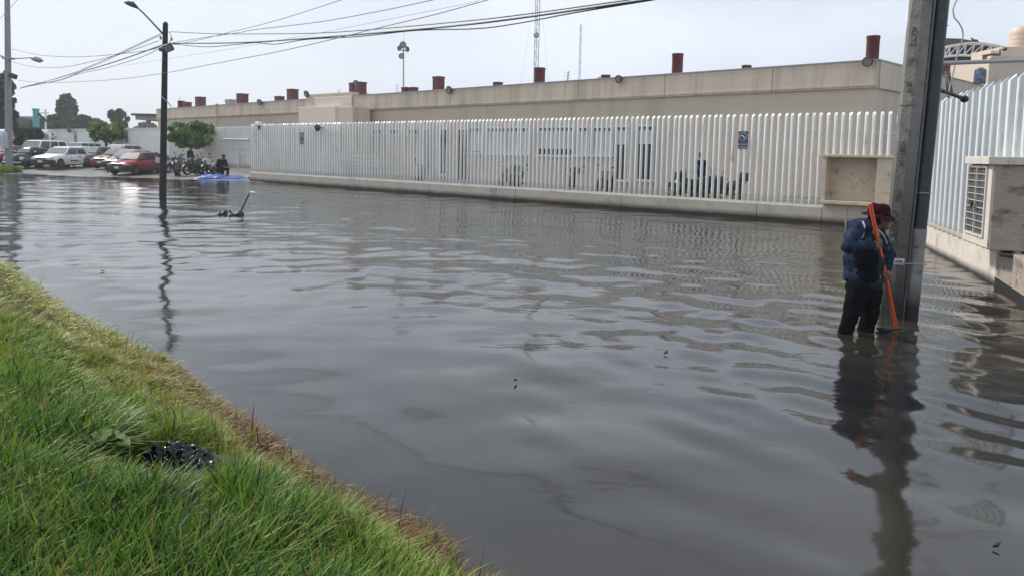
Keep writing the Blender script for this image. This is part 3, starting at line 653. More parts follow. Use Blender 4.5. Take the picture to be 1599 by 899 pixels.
def text_on(txt, size, mtx, m, parent, name='lettering', depth=.002):
    cu = bpy.data.curves.new(name, 'FONT'); cu.body = txt; cu.size = size; cu.extrude = depth; cu.align_x = 'CENTER'; cu.align_y = 'CENTER'
    o = bpy.data.objects.new(name, cu); COL.objects.link(o); dg = bpy.context.evaluated_depsgraph_get(); me = bpy.data.meshes.new_from_object(o.evaluated_get(dg))
    bpy.data.objects.remove(o); o = link(name, me, m, parent); me.transform(mtx); return o
# cast lettering running up the lighter chamfered face
CH = Matrix.Translation((-.083, -.0835, 0)) @ Matrix.Rotation(R_(-45), 4, 'Z') @ Matrix.Rotation(R_(90), 4, 'X') @ Matrix.Rotation(R_(-90), 4, 'Z')
for txt, z, s_ in (('ALCTZ', 4.02, .075), ('JR 9', 3.42, .085), ('VGBT15A', 2.62, .075), ('-750-', 2.12, .085)):
    text_on(txt, s_, POLE @ Matrix.Translation((0, 0, z)) @ CH @ Matrix.Translation((0, 0, -.0005)), 'letter_ink', P3)
def squig(pts, r=.007):
    C_ = POLE @ Matrix.Translation((-.083, -.0835, 0)) @ Matrix.Rotation(R_(-45), 4, 'Z')
    MB().tube([C_ @ Vector((a, -.004, z)) for a, z in pts], r, 5).build('graffiti', 'black', P3)
squig([(-.03, 1.92), (.03, 1.88), (-.03, 1.80), (.02, 1.76), (.03, 1.70), (-.02, 1.68), (-.03, 1.74), (.02, 1.79)]); squig([(-.04, 1.62), (.03, 1.66), (.02, 1.58), (-.04, 1.54), (.0, 1.50), (.04, 1.55)])
squig([(-.03, 1.46), (.0, 1.38), (.03, 1.44), (.01, 1.30)], .006)
squig([(-.03, 1.1), (.03, 1.02), (.0, .9), (.03, .82), (-.02, .86), (-.03, 1.0)], .004)
# arms
a0 = at_depth(1466, 99.5, PY_-.05); a1 = at_depth(1640, 93, PY_+.7)
MB().tube([a0-base, a0-base+(a1-a0)*.06, a1-base], [.034, .026, .024], 10).build('side_arm', 'grey_metal', P3, True)
a0 = at_depth(1455, 137, PY_); a1 = at_depth(1482, 146, PY_+.1); a2 = at_depth(1506, 155, PY_+.15)
MB().tube([a0-base, a1-base, a2-base], [.03, .022, .026], 6).build('strap_arm', 'dark_metal', P3)
MB().ellip(a2-base, (.05, .05, .045), 10, 6).build('arm_clamp', 'black', P3)
a0 = at_depth(1471, 41, PY_-.05); MB().tube([a0-base, a0-base+Vector((.04, 0, .0)), a0-base+Vector((.075, 0, .006))], [.005, .01, .006], 6).build('step_bolt', 'grey_metal', P3)

# ------------------------------------------------------------------ dark lamp post standing in the flood
b2_ = on_level(254, 306); P2Y = b2_.y; t2 = at_depth(258.3, 37, P2Y)
P2 = thing('lamp_post', 'dark tarred lamp post standing in the flood with a flood lamp and long arm', 'lamp post', b2_)
MB().tube([(-.02, 0, -.6), t2-b2_], [.135, .095], 10).build('post', 'timber_dark', P2, True)
tz = t2.z
def p2(x, y, d=0): return at_depth(x, y, P2Y+d)-b2_
MB().tube([p2(258.5, 37), p2(258.4, 34)], [.095, .02], 10).build('post_cap', 'timber_dark', P2)
MB().tube([p2(255, 54, -.05), p2(240, 38, -.1), p2(225, 22, -.2), p2(214, 12, -.3)], [.035, .03, .028, .026], 8).build('lamp_arm', 'dark_metal', P2, True)
hd = MB().tube([p2(215, 13, -.3), p2(208, 8, -.3), p2(200, 5, -.3), p2(194, 3.5, -.3)], [.04, .10, .09, .03], 8).build('lamp_head', 'dark_metal', P2, True)
MB().ellip(p2(207.5, 4.5, -.3), (.05, .05, .06), 8, 6).build('photocell', 'grey_metal', hd)
fb = MB().cbox((0, 0, 0), (.34, .16, .28), Matrix.Translation(p2(263, 75, -.22)) @ Matrix.Rotation(R_(-18), 4, 'Y') @ Matrix.Rotation(R_(25), 4, 'X')).build('flood_lamp', 'dark_metal', P2, bevel=.02)
MB().cbox((0, -.085, 0), (.27, .01, .2), Matrix.Translation(p2(263, 75, -.22)) @ Matrix.Rotation(R_(-18), 4, 'Y') @ Matrix.Rotation(R_(25), 4, 'X')).build('lens', 'lamp_glass', fb)
MB().box(-.16, .16, -.13, .13, 0, .12, Matrix.Translation(p2(257, 81))).build('crossarm', 'dark_metal', P2)
for x, y in ((251, 62), (268, 64)): MB().lathe([(.03, 0), (.05, .04), (.03, .08), (.045, .12)], p2(x, y), 8).build('insulator', 'grey_metal', P2)
MB().tube([p2(262, 50), p2(266, 52), p2(268, 60), p2(264, 68)], .012, 5).build('drop_loop', 'cable', P2)
MB().tube([p2(252, 151, -.1), p2(258, 156, -.15), p2(268, 167, -.2)], .02, 5).build('old_bracket', 'grey_metal', P2)

# ------------------------------------------------------------------ pale lamp post at the far end of the bank
b1_ = on_level(14, 270); P1Y = b1_.y
mat('grey_post', (.27, .275, .28), .8, .1, 2, stain=((.2, .2, .2), .3, 3))
P1 = thing('lamp_post', 'tall pale grey lamp post with two lamp arms at the far left', 'lamp post', b1_)
def p1(x, y, d=0): return at_depth(x, y, P1Y+d)-b1_
MB().tube([(0, 0, -.5), p1(11.3, 0), p1(11, -25)], [.24, .155, .14], 12).build('post', 'grey_post', P1, True)
for sgn, pts in ((1, ((13, 92), (35, 91), (48, 90))), (-1, ((12, 93), (2, 88), (-14, 82)))):
    MB().tube([p1(x, y, -.1) for x, y in pts], .045, 8).build('lamp_arm', 'grey_metal', P1, True)
    x, y = pts[-1]; h = MB().tube([p1(x-1*sgn, y, -.1), p1(x+6*sgn, y+2, -.1), p1(x+14*sgn, y+4.5, -.1), p1(x+19*sgn, y+5.5, -.1)], [.06, .17, .17, .05], 8).build('lamp_head', 'grey_metal', P1, True)
fl = MB().cbox((0, 0, 0), (.45, .3, .3), Matrix.Translation(p1(20, 119, -.25)) @ Matrix.Rotation(R_(20), 4, 'Y')).build('flood_lamp', 'dark_metal', P1, bevel=.03)
MB().box(-.3, .3, -.2, .2, 0, .1, Matrix.Translation(p1(13, 93))).build('collar', 'grey_metal', P1)
MB().lathe([(.14, -.02), (.20, .0), (.21, .5), (.16, 1.), (.14, 1.02)], p1(8, 232, -.28), 10).build('wrapped_bag', 'cloth_white', P1, True)

# ------------------------------------------------------------------ overhead cables, in the vertical planes between the posts
p3p = Vector((4.86, 9.25)); p2p = Vector((b2_.x+.1, b2_.y)); p1p = Vector((b1_.x+.1, b1_.y))
def wire(pts, pa, pb, r, label, end=None, start=None):
    P = [on_wall(x, y, (pa.x, pa.y), (pb.x, pb.y)) for x, y in pts]
    Q = []                                            # smooth through the measured points, then straight on to the next post
    for i in range(len(P)-1):
        a = P[max(i-1, 0)]; b = P[i]; c = P[i+1]; d = P[min(i+2, len(P)-1)]
        for k in range(6):
            t = k/6; Q.append(.5*((2*b)+(c-a)*t+(2*a-5*b+4*c-d)*t*t+(3*b-a-3*c+d)*t**3))
    Q.append(P[-1]); rs = [r]*len(Q)
    if end:
        for k in range(1, 9): Q.append(P[-1].lerp(Vector(end), k/8)); rs.append(r*(.6 if k == 1 else .3))
    o = MB().tube(Q, rs, 5).build('overhead_cable', 'cable', None, True)
    return tag(o, label, 'cable', 'overhead cables strung between the posts')
E3 = lambda z: (4.86, 9.3, z)
wire([(266, 50), (330, 53), (400, 53.5), (500, 52), (600, 45), (700, 36), (800, 25.5), (985, 0)], p2p, p3p, .012, 'uppermost near-level cable leaving the top of the dark lamp post', E3(5.2))
wire([(268, 68), (330, 68), (400, 66), (500, 59), (600, 51), (700, 42), (800, 30.5), (1015, -.5)], p2p, p3p, .020, 'thickest black cable bundle running right from the dark lamp post', E3(4.9))
wire([(270, 69), (320, 73.5), (370, 70), (400, 67), (430, 69.5), (480, 62), (560, 57.5), (650, 48), (740, 45.5), (800, 38.5), (900, 20), (1025, -.5)], p2p, p3p, .013, 'wavy slack cable hanging just under the thickest bundle', E3(4.8))
wire([(268, 71), (310, 63), (350, 53), (400, 41), (460, 24), (535, -.5)], p2p, p3p, .009, 'steep black cable crossing up to the top edge left of the other cables', E3(7.4))
wire([(270, 67), (320, 59), (370, 52), (400, 46.5), (500, 34.5), (600, 16.5), (680, -.5)], p2p, p3p, .010, 'thin cable rising between the steep cable and the level ones', E3(6.6))
wire([(28, 126), (60, 129), (100, 129), (175, 125), (254, 115), (350, 97), (420, 84), (500, 66.5), (600, 42), (680, 23), (765, -.5)], p1p, p3p, .010, 'long sagging cable passing behind the dark lamp post to the top edge', E3(6.6))
wire([(190, 103), (290, 88), (400, 70), (530, 46), (620, 28), (740, 4)], p1p, p3p, .004, 'faint hair-thin wire below the thickest bundle', E3(6.0))
wire([(252, 53), (215, 70), (175, 89), (138, 105), (100, 120), (33, 137)], p2p, p1p, .014, 'cable falling left from the top of the dark lamp post', )
wire([(248, 64), (215, 76), (187, 85), (137, 98), (100, 105), (55, 105), (18, 97)], p2p, p1p, .012, 'slack cable from the dark lamp post up to the pale lamp post')
wire([(252, 71), (220, 83), (185, 95), (150, 106), (125, 113), (95, 125), (33, 137)], p2p, p1p, .022, 'thick cable bundle falling left from the flood lamp of the dark post')
wire([(253, 73), (225, 80), (162, 87), (125, 89), (100, 89), (60, 86), (18, 77)], p2p, p1p, .012, 'highest level cable arriving at the pale lamp post')
wire([(253, 74), (225, 88), (195, 98), (165, 107), (140, 112), (110, 119)], p2p, p1p, .012, 'looping loose cable under the thick left bundle')
wire([(250, 56), (200, 79), (150, 102), (100, 119), (60, 131), (30, 139)], p2p, p1p, .009, 'thin cable falling beside the top left cable of the dark post')
wire([(28, -.5), (0, 30), (-20, 52)], p1p, Vector((b1_.x-5, b1_.y-4)), .012, 'short piece of cable crossing the top left corner')

mat('mast_grey', (.42, .43, .45), .6, .1, 3)
# ------------------------------------------------------------------ masts behind the building
def mast(name, label, cat, x0, y0, x1, y1, Y, grp=None):
    b = at_depth(x0, y0, Y); t = at_depth(x1, y1, Y); z = b.z; o = thing(name, label, cat, (b.x, b.y, 0), group=grp); return o, Vector((0, 0, 0)), Vector((t.x-b.x, 0, t.z))
fm, a, t = mast('floodlight_mast', 'slim floodlight mast with a cluster of round lamps behind the cream roof', 'mast', 631.5, 146, 630, 68, 62)
MB().tube([a, t], [.09, .055], 8).build('mast_pole', 'grey_metal', fm, True)
MB().tube([t, t+Vector((.1, 0, 1.0))], .015, 5).build('lightning_rod', 'grey_metal', fm)
for dx, dz, az_, r in ((0, -.15, 0, .27), (-.27, -.42, 60, .24), (.33, -.5, -60, .24), (-.12, -1.05, 25, .24)):
    flood_part(fm, t+Vector((dx, -.25, dz)), R_(az_), r, R_(15))
MB().box(-.25, .25, -.05, .05, t.z-.62, t.z-.56).build('lamp_crossbar', 'dark_metal', fm)
def lattice(x, ytop, Y, wdt, lab, rthin, dish):
    b = at_depth(x, 150, Y); t = at_depth(x, ytop, Y); o = thing('radio_mast', lab, 'mast', (b.x, b.y, 0), .4, 'radio masts behind the cream roof'); H = t.z
    for k in range(3):
        an = 2*math.pi*k/3; MB().tube([(wdt*math.cos(an), wdt*math.sin(an), 0), (wdt*math.cos(an)*.9, wdt*math.sin(an)*.9, H)], rthin, 5).build('leg', 'mast_grey', o)
    br = MB(); n = int(H/1.1)
    for i in range(n):
        z = H*i/n; z2 = H*(i+1)/n
        for k in range(3):
            a1 = 2*math.pi*k/3; a2 = 2*math.pi*(k+1)/3; br.tube([(wdt*math.cos(a1), wdt*math.sin(a1), z), (wdt*math.cos(a2), wdt*math.sin(a2), z2)], rthin*.45, 4, False)
    br.build('lattice_bracing', 'mast_grey', o)
    if dish: MB().ellip((-.2, -.3, H*dish), (.3, .2, .3), 10, 6).build('dish', 'grey_metal', o)
    return o, H
o, H = lattice(836, -30, 75, .26, 'tall lattice radio mast with guy lines rising out of the picture above the roof', .035, .72)
for a_ in (.2, 2.3, 4.4): MB().tube([(.25*math.cos(a_), .25*math.sin(a_), H*.95), (3.*math.cos(a_), 3*math.sin(a_), 0)], .008, 4).build('guy_line', 'mast_grey', o)
lattice(904, 38, 85, .11, 'thin distant radio mast right of the tall one', .02, 0)
for x, y0, y1, lab in ((281, 152, 168, 'small roof aerial at the far left end of the cream roof'), (620, 132, 147, 'short twin aerial left of the floodlight mast'), (885, 112, 128, 'small tilted aerial post between the two radio masts'), (529, 140, 147, 'tiny aerial on the raised block of the cream roof')):
    s_, z_ = sz_on(x, y1, OFF+4); _, z2 = sz_on(x, y0, OFF+4); o = thing('roof_aerial', lab, 'aerial', fa(s_, OFF+4, z_-.4), FANG, 'small aerials on the cream roof'); h = z2-z_+.4
    MB().tube([(0, 0, 0), (.1 if x == 885 else 0, 0, h)], .05 if x == 885 else .025, 5).build('rod', 'mast_grey', o)
    for i in range(3): MB().tube([(-.25, 0, h*(.55+.18*i)), (.25, 0, h*(.6+.18*i))], .012, 4).build('element', 'mast_grey', o)

# ------------------------------------------------------------------ buildings behind the big pole
Y2 = 40.
c0 = at_depth(1541, 150, Y2); bt = at_depth(1541, 92, Y2).z
BB = thing('beige_block', 'plain beige rooftop block with a tank behind the right fence', 'building', (c0.x, c0.y, 0), 0)
dl = at_depth(1455, 150, Y2+4.5)
mat('beige_block', (.55, .48, .40), .85, .05, .4, stain=((.45, .39, .32), .4, .5))
MB().prism([(0, 0), (14, 1.4), (14, 14), (dl.x-c0.x, 14), (dl.x-c0.x, 4.5)], 0, bt, 'z').build('wall', 'beige_block', BB)
MB().prism([(-.02, -.15), (14, 1.25), (14, 1.6), (.0, .2)], bt+.003, bt+.14, 'z').build('coping', 'beige_block', BB)
MB().tube([at_depth(1506, 128, Y2+1)-BB.location, at_depth(1503, 152, Y2+1)-BB.location], .1, 6).build('vent_pipe', 'dark_metal', BB)
ph0 = at_depth(1582, 92, Y2+1.2); ph1 = at_depth(1625, 70, Y2+1.2)
MB().box(ph0.x-c0.x, ph1.x-c0.x, 2.2, 5, bt-.1, ph1.z).build('tank_plinth', 'beige_block', BB)
r0 = at_depth(1566, 91, Y2+.8); r1 = at_depth(1582, 80.5, Y2+.8)
MB().box(r0.x-c0.x, r1.x-c0.x, 1.8, 2.6, bt-.1, r1.z).build('red_box', 'red_pipe', BB); MB().box(r0.x-c0.x-.1, r1.x-c0.x+.1, 1.7, 2.7, r1.z+.002, r1.z+.14).build('box_lid', 'beige_block', BB)
MB().tube([at_depth(1561.5, 90, Y2+.5)-BB.location, at_depth(1561.5, 78, Y2+.5)-BB.location, at_depth(1569, 77.5, Y2+.5)-BB.location], .04, 6).ellip(at_depth(1569, 77.5, Y2+.5)-BB.location, (.12, .12, .1), 8, 6).build('vent_cock', 'dark_metal', BB)
def tank(x0, x1, yt, yb, Y, m, lab):
    a_ = at_depth(x0, yb, Y); b_ = at_depth(x1, yb, Y); c_ = (a_+b_)/2; r = (b_.x-a_.x)/2; h = at_depth((x0+x1)/2, yt, Y).z-c_.z
    o = thing('water_tank', lab, 'water tank', c_); 
    prof = [(r*.97, 0), (r, .05*h)]
    for i in range(3): z = h*(.15+.2*i); prof += [(r, z), (r*.988, z+.02*h), (r, z+.04*h)]
    prof += [(r, h*.78), (r*.86, h*.90), (r*.42, h*.97)]
    MB().lathe(prof, (0, 0, 0), 24).build('tank_body', m, o, True)
    MB().lathe([(r*.40, h*.965), (r*.42, h*.97), (r*.42, h), (r*.3, h*1.01)], (0, 0, 0), 16).build('tank_lid', 'grey_metal' if m == 'tank_blue' else m, o, True)
tank(1577, 1612, 42, 78, Y2+3.5, 'tank_beige', 'beige round water tank on the beige rooftop block at the right edge')
tank(1521, 1538, 106, 131.5, Y2-5, 'tank_blue', 'blue and white mottled water tank standing in front of the beige block')
# low parapet roof the blue tank stands on is the end wall of the cream building; ladder rails leaning on it
ld = thing('roof_ladder', 'thin pair of leaning ladder rails on the cream roof beside the big pole', 'ladder', at_depth(1480, 160, 33))
for dx in (0, 5):
    MB().tube([at_depth(1481+dx*1.4, 160, 33)-ld.location, at_depth(1477+dx, 112, 33.6)-ld.location], .05, 5).build('ladder_rail', 'dark_metal', ld)
for i in range(7):
    y = 118+6*i; MB().tube([at_depth(1477.5+.08*(y-112), y, 33.5)-ld.location, at_depth(1482+.14*(y-112), y, 33.5)-ld.location], .025, 4).build('rung', 'grey_metal', ld)
# arched sports canopy far behind
AY = 58.; AL = at_depth(1440, 92, AY); 
arc = [at_depth(x, y, AY) for x, y in ((1464, 80), (1472, 77), (1485, 73), (1510, 69), (1535, 69.5), (1560, 74), (1580, 81), (1605, 92))]
arcl = [at_depth(x, y, AY) for x, y in ((1464, 92.5), (1470, 90.5), (1478, 88.5), (1500, 86.5), (1520, 87.5), (1545, 91), (1580, 97), (1605, 103))]
CAN = thing('arched_canopy', 'white arched sports canopy roof with an open steel truss behind the pole', 'canopy', (arc[0].x, AY, 0)); o0 = CAN.location
def sheet(P, d0, d1, th, name, m):
    mb = MB(); n = len(P); vs = []
    for p in P: vs += [p-o0+Vector((0, d0, 0)), p-o0+Vector((0, d1, .0)), p-o0+Vector((0, d1, th)), p-o0+Vector((0, d0, th))]
    fs = [(0, 1, 2, 3), (4*n-4, 4*n-1, 4*n-2, 4*n-3)]
    for i in range(n-1):
        for k in range(4): fs.append((4*i+k, 4*i+(k+1) % 4, 4*i+4+(k+1) % 4, 4*i+4+k))
    return mb.add(vs, fs).build(name, m, CAN)
sheet([p+Vector((0, 0, .02)) for p in arc], -.2, 3.6, .10, 'roof_sheet', 'truss_white')
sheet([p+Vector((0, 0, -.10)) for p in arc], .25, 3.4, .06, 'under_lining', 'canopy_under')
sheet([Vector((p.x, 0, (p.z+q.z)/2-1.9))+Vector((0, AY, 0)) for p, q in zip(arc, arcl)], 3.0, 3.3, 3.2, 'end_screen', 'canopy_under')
MB().tube([p-o0 for p in arc], .09, 6).build('top_chord', 'truss_white', CAN); MB().tube([p-o0 for p in arcl], .10, 6).build('bottom_chord', 'truss_white', CAN)
def onc(P, q):
    i = min(int(q*(len(P)-1)), len(P)-2); t = q*(len(P)-1)-i; return P[i].lerp(P[i+1], t)-o0
nb_ = 26
for i in range(nb_):
    a_, b_ = (onc(arc, i/nb_), onc(arcl, (i+1)/nb_)) if i % 2 else (onc(arcl, i/nb_), onc(arc, (i+1)/nb_))
    MB().tube([a_, b_], .05, 4).build('truss_web', 'truss_white', CAN)
for p in (arcl[0], arcl[-1]): MB().tube([p-o0, Vector((p.x-o0.x, p.y-o0.y, 0))], .2, 8).build('column', 'truss_white', CAN)
bp = at_depth(1522, 69.5, AY-.1)
bd = thing('bird', 'small dark pigeon perched on the white arched canopy roof', 'bird', bp+Vector((0, 0, .1)))
sdf_mesh('body', [ell((0, 0, .14), (.24, .12, .13)), cap((-.15, 0, .2), (-.26, 0, .32), .08, .06), cap((.15, 0, .12), (.45, 0, -.02), .07, .02), cap((-.26, 0, .32), (-.36, 0, .31), .03, .01), cap((0, .03, .05), (0, .03, -.05), .02), cap((0, -.03, .05), (0, -.03, -.05), .02)], .025, .05, 'bird_grey', bd)
rp_ = MB().lathe([(.5, -2), (.5, 0), (.52, .02), (.52, .2), (.4, .2)], (0, 0, 0), 14).build('roof_pipe', 'red_pipe', BD, True); v = at_depth(1466, 97, 36)-Vector((0, 0, .2)); rp_.location = Vector(((v-fa(0, OFF, 0)).dot(FU), (v-fa(0, OFF, 0)).dot(FM), v.z))
# loose curly cable hanging beside the pole
cc = [at_depth(x, y, 14) for x, y in ((1520, -60), (1503, -12), (1492, 4), (1488, 16), (1490, 28), (1498, 37), (1503, 47), (1504, 57), (1501, 68), (1497, 80), (1492, 98), (1487, 122), (1480, 150))]
tag(MB().tube(cc, .012, 6).build('hanging_cable', 'grey_metal', None, True), 'pale S-curved loose cable hanging in the sky right of the big pole', 'cable')

# ------------------------------------------------------------------ blue mandatory signs
def blue_sign(s, z, wd, ht, off, ang, lab, parent_loc=None, grp='blue signs on the white fences'):
    o = thing('blue_sign', lab, 'sign', fa(s, off, z), ang, grp)
    MB().box(-wd/2, wd/2, -.012, 0, -ht/2, ht/2).build('sign_plate', 'sign_blue', o, bevel=.003)
    k = wd*.40; cz = ht*.5-wd*.52; Rx = Matrix.Rotation(R_(90), 4, 'X'); P = MB()
    ring = []
    for r in (k, k*.90):
        for i in range(28): ring.append((r*math.cos(i*.2244), -.015, cz+r*math.sin(i*.2244)))
    P.add(ring, [(i, (i+1) % 28, 28+(i+1) % 28, 28+i) for i in range(28)]); P.build('ring', 'sign_white', o)
    MB().box(-k*.62, k*.18, -.016, -.013, cz+k*.10, cz+k*.32).box(-k*.05, k*.45, -.016, -.013, cz-k*.30, cz-k*.02).box(k*.25, k*.42, -.016, -.013, cz-k*.5, cz-k*.3).build('pictogram', 'sign_white', o)
    MB().box(-wd*.46, wd*.46, -.016, -.013, -ht*.5+ht*.315, -ht*.5+ht*.325).build('divider', 'sign_white', o)
    for t_, zz in (('USO OBLIGATORIO', .23), ('DE CUBREBOCAS', .09)):
        text_on(t_, wd*.125, Matrix.Translation((0, -.0135, -ht*.5+ht*zz)) @ Matrix.Rotation(R_(90), 4, 'X'), 'sign_white', o)
    return o
s1, z1 = sz_on(1160, 219, 0); a_, _ = sz_on(1152.5, 219, 0); b_, _ = sz_on(1167.5, 219, 0); _, zt_ = sz_on(1160, 206, 0); _, zb2 = sz_on(1160, 233, 0)
blue_sign(s1, z1, b_-a_, zt_-zb2, .03, FANG, 'blue mandatory sign with a white ring on the right half of the white fence')
s1, z1 = sz_on(690.5, 216, 0); blue_sign(s1, z1, .36, .64, .03, FANG, 'blue sign mostly hidden behind pales near the middle of the white fence').location = fa(s1, .18, z1)
s1, z1 = sz_on(470.5, 216, 0); blue_sign(s1, z1, .34, .62, .03, FANG, 'narrow looking blue sign on the far half of the white fence')
for x, y, lab in ((117, 214, 'dark blue sign on the white wall between the door and the round tree'), (197, 214, 'dark blue sign on the white wall right of the round tree'), (82, 216, 'dark blue sign on the white wall door at the far left')):
    s1, z1 = sz_on(x, y, OW-.05); blue_sign(s1, z1, .5, 1.05, OW-.02 if x > 90 else OW-.06, FANG, lab, grp='dark blue signs on the white car park wall')
# lamps fixed to the fence
s1, z1 = sz_on(496, 200, -.2); round_lamp('fence_lamp', fa(s1, -.25, z1), 'black round floodlight hooked on the far half of the white fence', FANG-1.0, .2)
s1, z1 = sz_on(404, 194, 0); fx = thing('fence_lamp', 'small white box lamp on top of the fence next to the gate', 'floodlight', fa(s1, 0, z1-.1), FANG)
MB().box(-.18, .18, -.14, .14, 0, .22).build('housing', 'sign_white', fx, bevel=.03); MB().box(-.04, .04, -.04, .04, -.2, 0).build('bracket', 'dark_metal', fx)

# ------------------------------------------------------------------ trees
def leaf_cloud(centres, radii, n, size, name, m, parent, flat=.8, seed=1, droop=0., shell=.55, aspect=.55):
    r = np.random.default_rng(seed); centres = np.array(centres, float); radii = np.array(radii, float)
    wgt = radii.prod(1)**.67; k = r.choice(len(centres), n, p=wgt/wgt.sum())
    d = r.normal(size=(n, 3)); d /= np.linalg.norm(d, axis=1)[:, None]; rad = (shell+(1-shell)*r.random(n))**1.0*(.9+.25*r.random(n))
    c = centres[k]+d*radii[k]*rad[:, None]
    nrm = d+r.normal(size=(n, 3))*flat; nrm /= np.linalg.norm(nrm, axis=1)[:, None]
    a = np.cross(nrm, r.normal(size=(n, 3))); a[:, 2] -= droop; a /= np.linalg.norm(a, axis=1)[:, None]; b = np.cross(nrm, a)
    sz = size*r.uniform(.55, 1.25, n)[:, None]
    v = np.stack([c-a*sz, c+b*sz*aspect-a*sz*.1, c+a*sz+nrm*sz*.15, c-b*sz*aspect-a*sz*.1], 1).reshape(-1, 3); f = np.arange(4*n).reshape(n, 4)
    clump = r.random(len(centres)); tint = np.repeat(np.clip(.25+.5*clump[k]+r.normal(0, .2, n), 0, 1), 4)
    return np_mesh(name, v, f, m, parent, False, tint)
def tree(name, label, x, ybase, Y, z0, ytop, wpx, ycrown, n, size, m, seed, clumps=16, group=None, trunk=.12, shape='round', x_top=None):
    b = at_depth(x, 230, Y); b.z = z0; o = thing(name, label, 'tree', b, group=group)
    zt_ = at_depth(x, ytop, Y).z-z0; zc = at_depth(x, ycrown, Y).z-z0; R = wpx/2*Y/FPX; r = random.Random(seed); H = (zt_-zc)/2; cm = (zt_+zc)/2
    cs, rs = [], []
    for i in range(clumps):
        q = r.uniform(-1, 1); t = r.uniform(0, 6.28)
        if shape == 'round': wd = math.sqrt(max(.05, 1-q*q*.8))
        elif shape == 'flat': wd = 1 if abs(q) < .7 else .8
        elif shape == 'cone': wd = .35+.65*(1-(q+1)/2)**.6
        else: wd = .55+.45*math.sqrt(max(0, 1-q*q))
        rr = R*wd*math.sqrt(r.random())*.86; s_ = r.uniform(.15, .36)
        cs.append((rr*math.cos(t), rr*math.sin(t), cm+q*H*.78)); rs.append((R*s_*(1 if shape != 'cone' else .8), R*s_*(1 if shape != 'cone' else .8), min(H, R)*s_*(1.2 if shape in 'cone' else .9)))
    tk = [(0, 0, -.1), (R*.05, 0, zc*.5), (-R*.03, R*.02, zc*1.02), (0, 0, cm)]
    MB().tube(tk, [trunk*1.25, trunk, trunk*.9, trunk*.4], 8).build('trunk', 'bark', o, True)
    for i in range(0, min(7, clumps)):
        c = cs[i]; MB().tube([(0, 0, zc*.92), ((c[0])*.45, c[1]*.45, (zc+c[2])*.5), c], [trunk*.55, trunk*.35, trunk*.12], 5).build('limb', 'bark', o)
    leaf_cloud(cs, rs, n, size, 'crown', m, o, seed=seed, shell=.35)
    return o
YT = on_wall(165, 230, FA0+FM*(OW-1.2), FA0+FM*(OW-1.2)+FU).y
tree('round_tree', 'small clipped round tree in front of the white wall between the parked cars', 166, 240, YT, .35, 192, 57, 222, 4200, .27, 'leaf', 3, 46, 'small clipped trees in the car park', .12, 'flat')
YT2 = on_wall(298, 230, FA0+FM*(OW-1.6), FA0+FM*(OW-1.6)+FU).y
tree('round_tree', 'small clipped tree shading the standing person and motorcycles by the pale screen', 298, 250, YT2, .25, 192, 70, 230, 5200, .26, 'leaf', 5, 52, 'small clipped trees in the car park', .1, 'flat')
tree('round_tree', 'dark low tree behind the pale lamp post in front of the turquoise bus', 42, 240, 62, .4, 198, 48, 228, 6000, .2, 'leaf_left', 9, 50, 'small clipped trees in the car park', .1, 'flat')
tree('tall_tree', 'tall dense dark tree standing highest on the skyline beyond the white wall', 106, 230, 135, 0, 140, 28, 203, 5000, .45, 'leaf_far', 21, 60, 'trees beyond the white wall', .35, 'col')
for i, (x, yt, w, Y, sh) in enumerate(((84, 180, 34, 120, 'round'), (66, 187, 30, 125, 'round'), (136, 181, 34, 130, 'round'), (122, 186, 26, 122, 'round'), (160, 190, 26, 140, 'round'), (186, 170, 26, 125, 'col'), (228, 192, 30, 180, 'round'), (37, 186, 36, 150, 'round'), (150, 186, 24, 150, 'round'), (100, 190, 44, 115, 'round'))):
    labs = ('bushy distant tree just left of the tallest skyline tree', 'low distant tree behind the turquoise post', 'pale distant tree right of the tallest skyline tree', 'low distant tree under the right side of the tallest skyline tree', 'small distant tree top over the white wall above the round tree', 'dense dark upright tree beyond the wall right of the round tree', 'hazy small tree beside the flat canopy column', 'hazy broad tree behind the dark low tree at the left', 'faint tree top between the two dark skyline trees', 'broad low tree at the foot of the tallest skyline tree')
    tree('distant_tree', labs[i], x, 230, Y, 0, yt, w*1.15, 207, 2600, .45, 'leaf_far', 40+i, 34, 'trees beyond the white wall', .25, sh)
tree('tall_tree', 'dark loose tree cut by the left edge behind the pale lamp post', 0, 240, 75, 0, 104, 48, 217, 6500, .30, 'leaf_left', 77, 70, 'trees beyond the white wall', .3, 'col')

_r = np.random.default_rng(90); _n = 46; _x = np.linspace(-235, -72, _n); _h = 3.2+2.2*_r.random(_n)
tag(leaf_cloud([(x, 150+25*math.sin(x*.05)+8*q, h*.55) for x, q, h in zip(_x, _r.random(_n), _h)], [(4.2, 3.5, h*.6) for h in _h], 9000, .75, 'treeline', 'leaf_far', None, seed=91, shell=.5), 'low hazy belt of trees far beyond the car park at the left', 'treeline', kind='stuff')
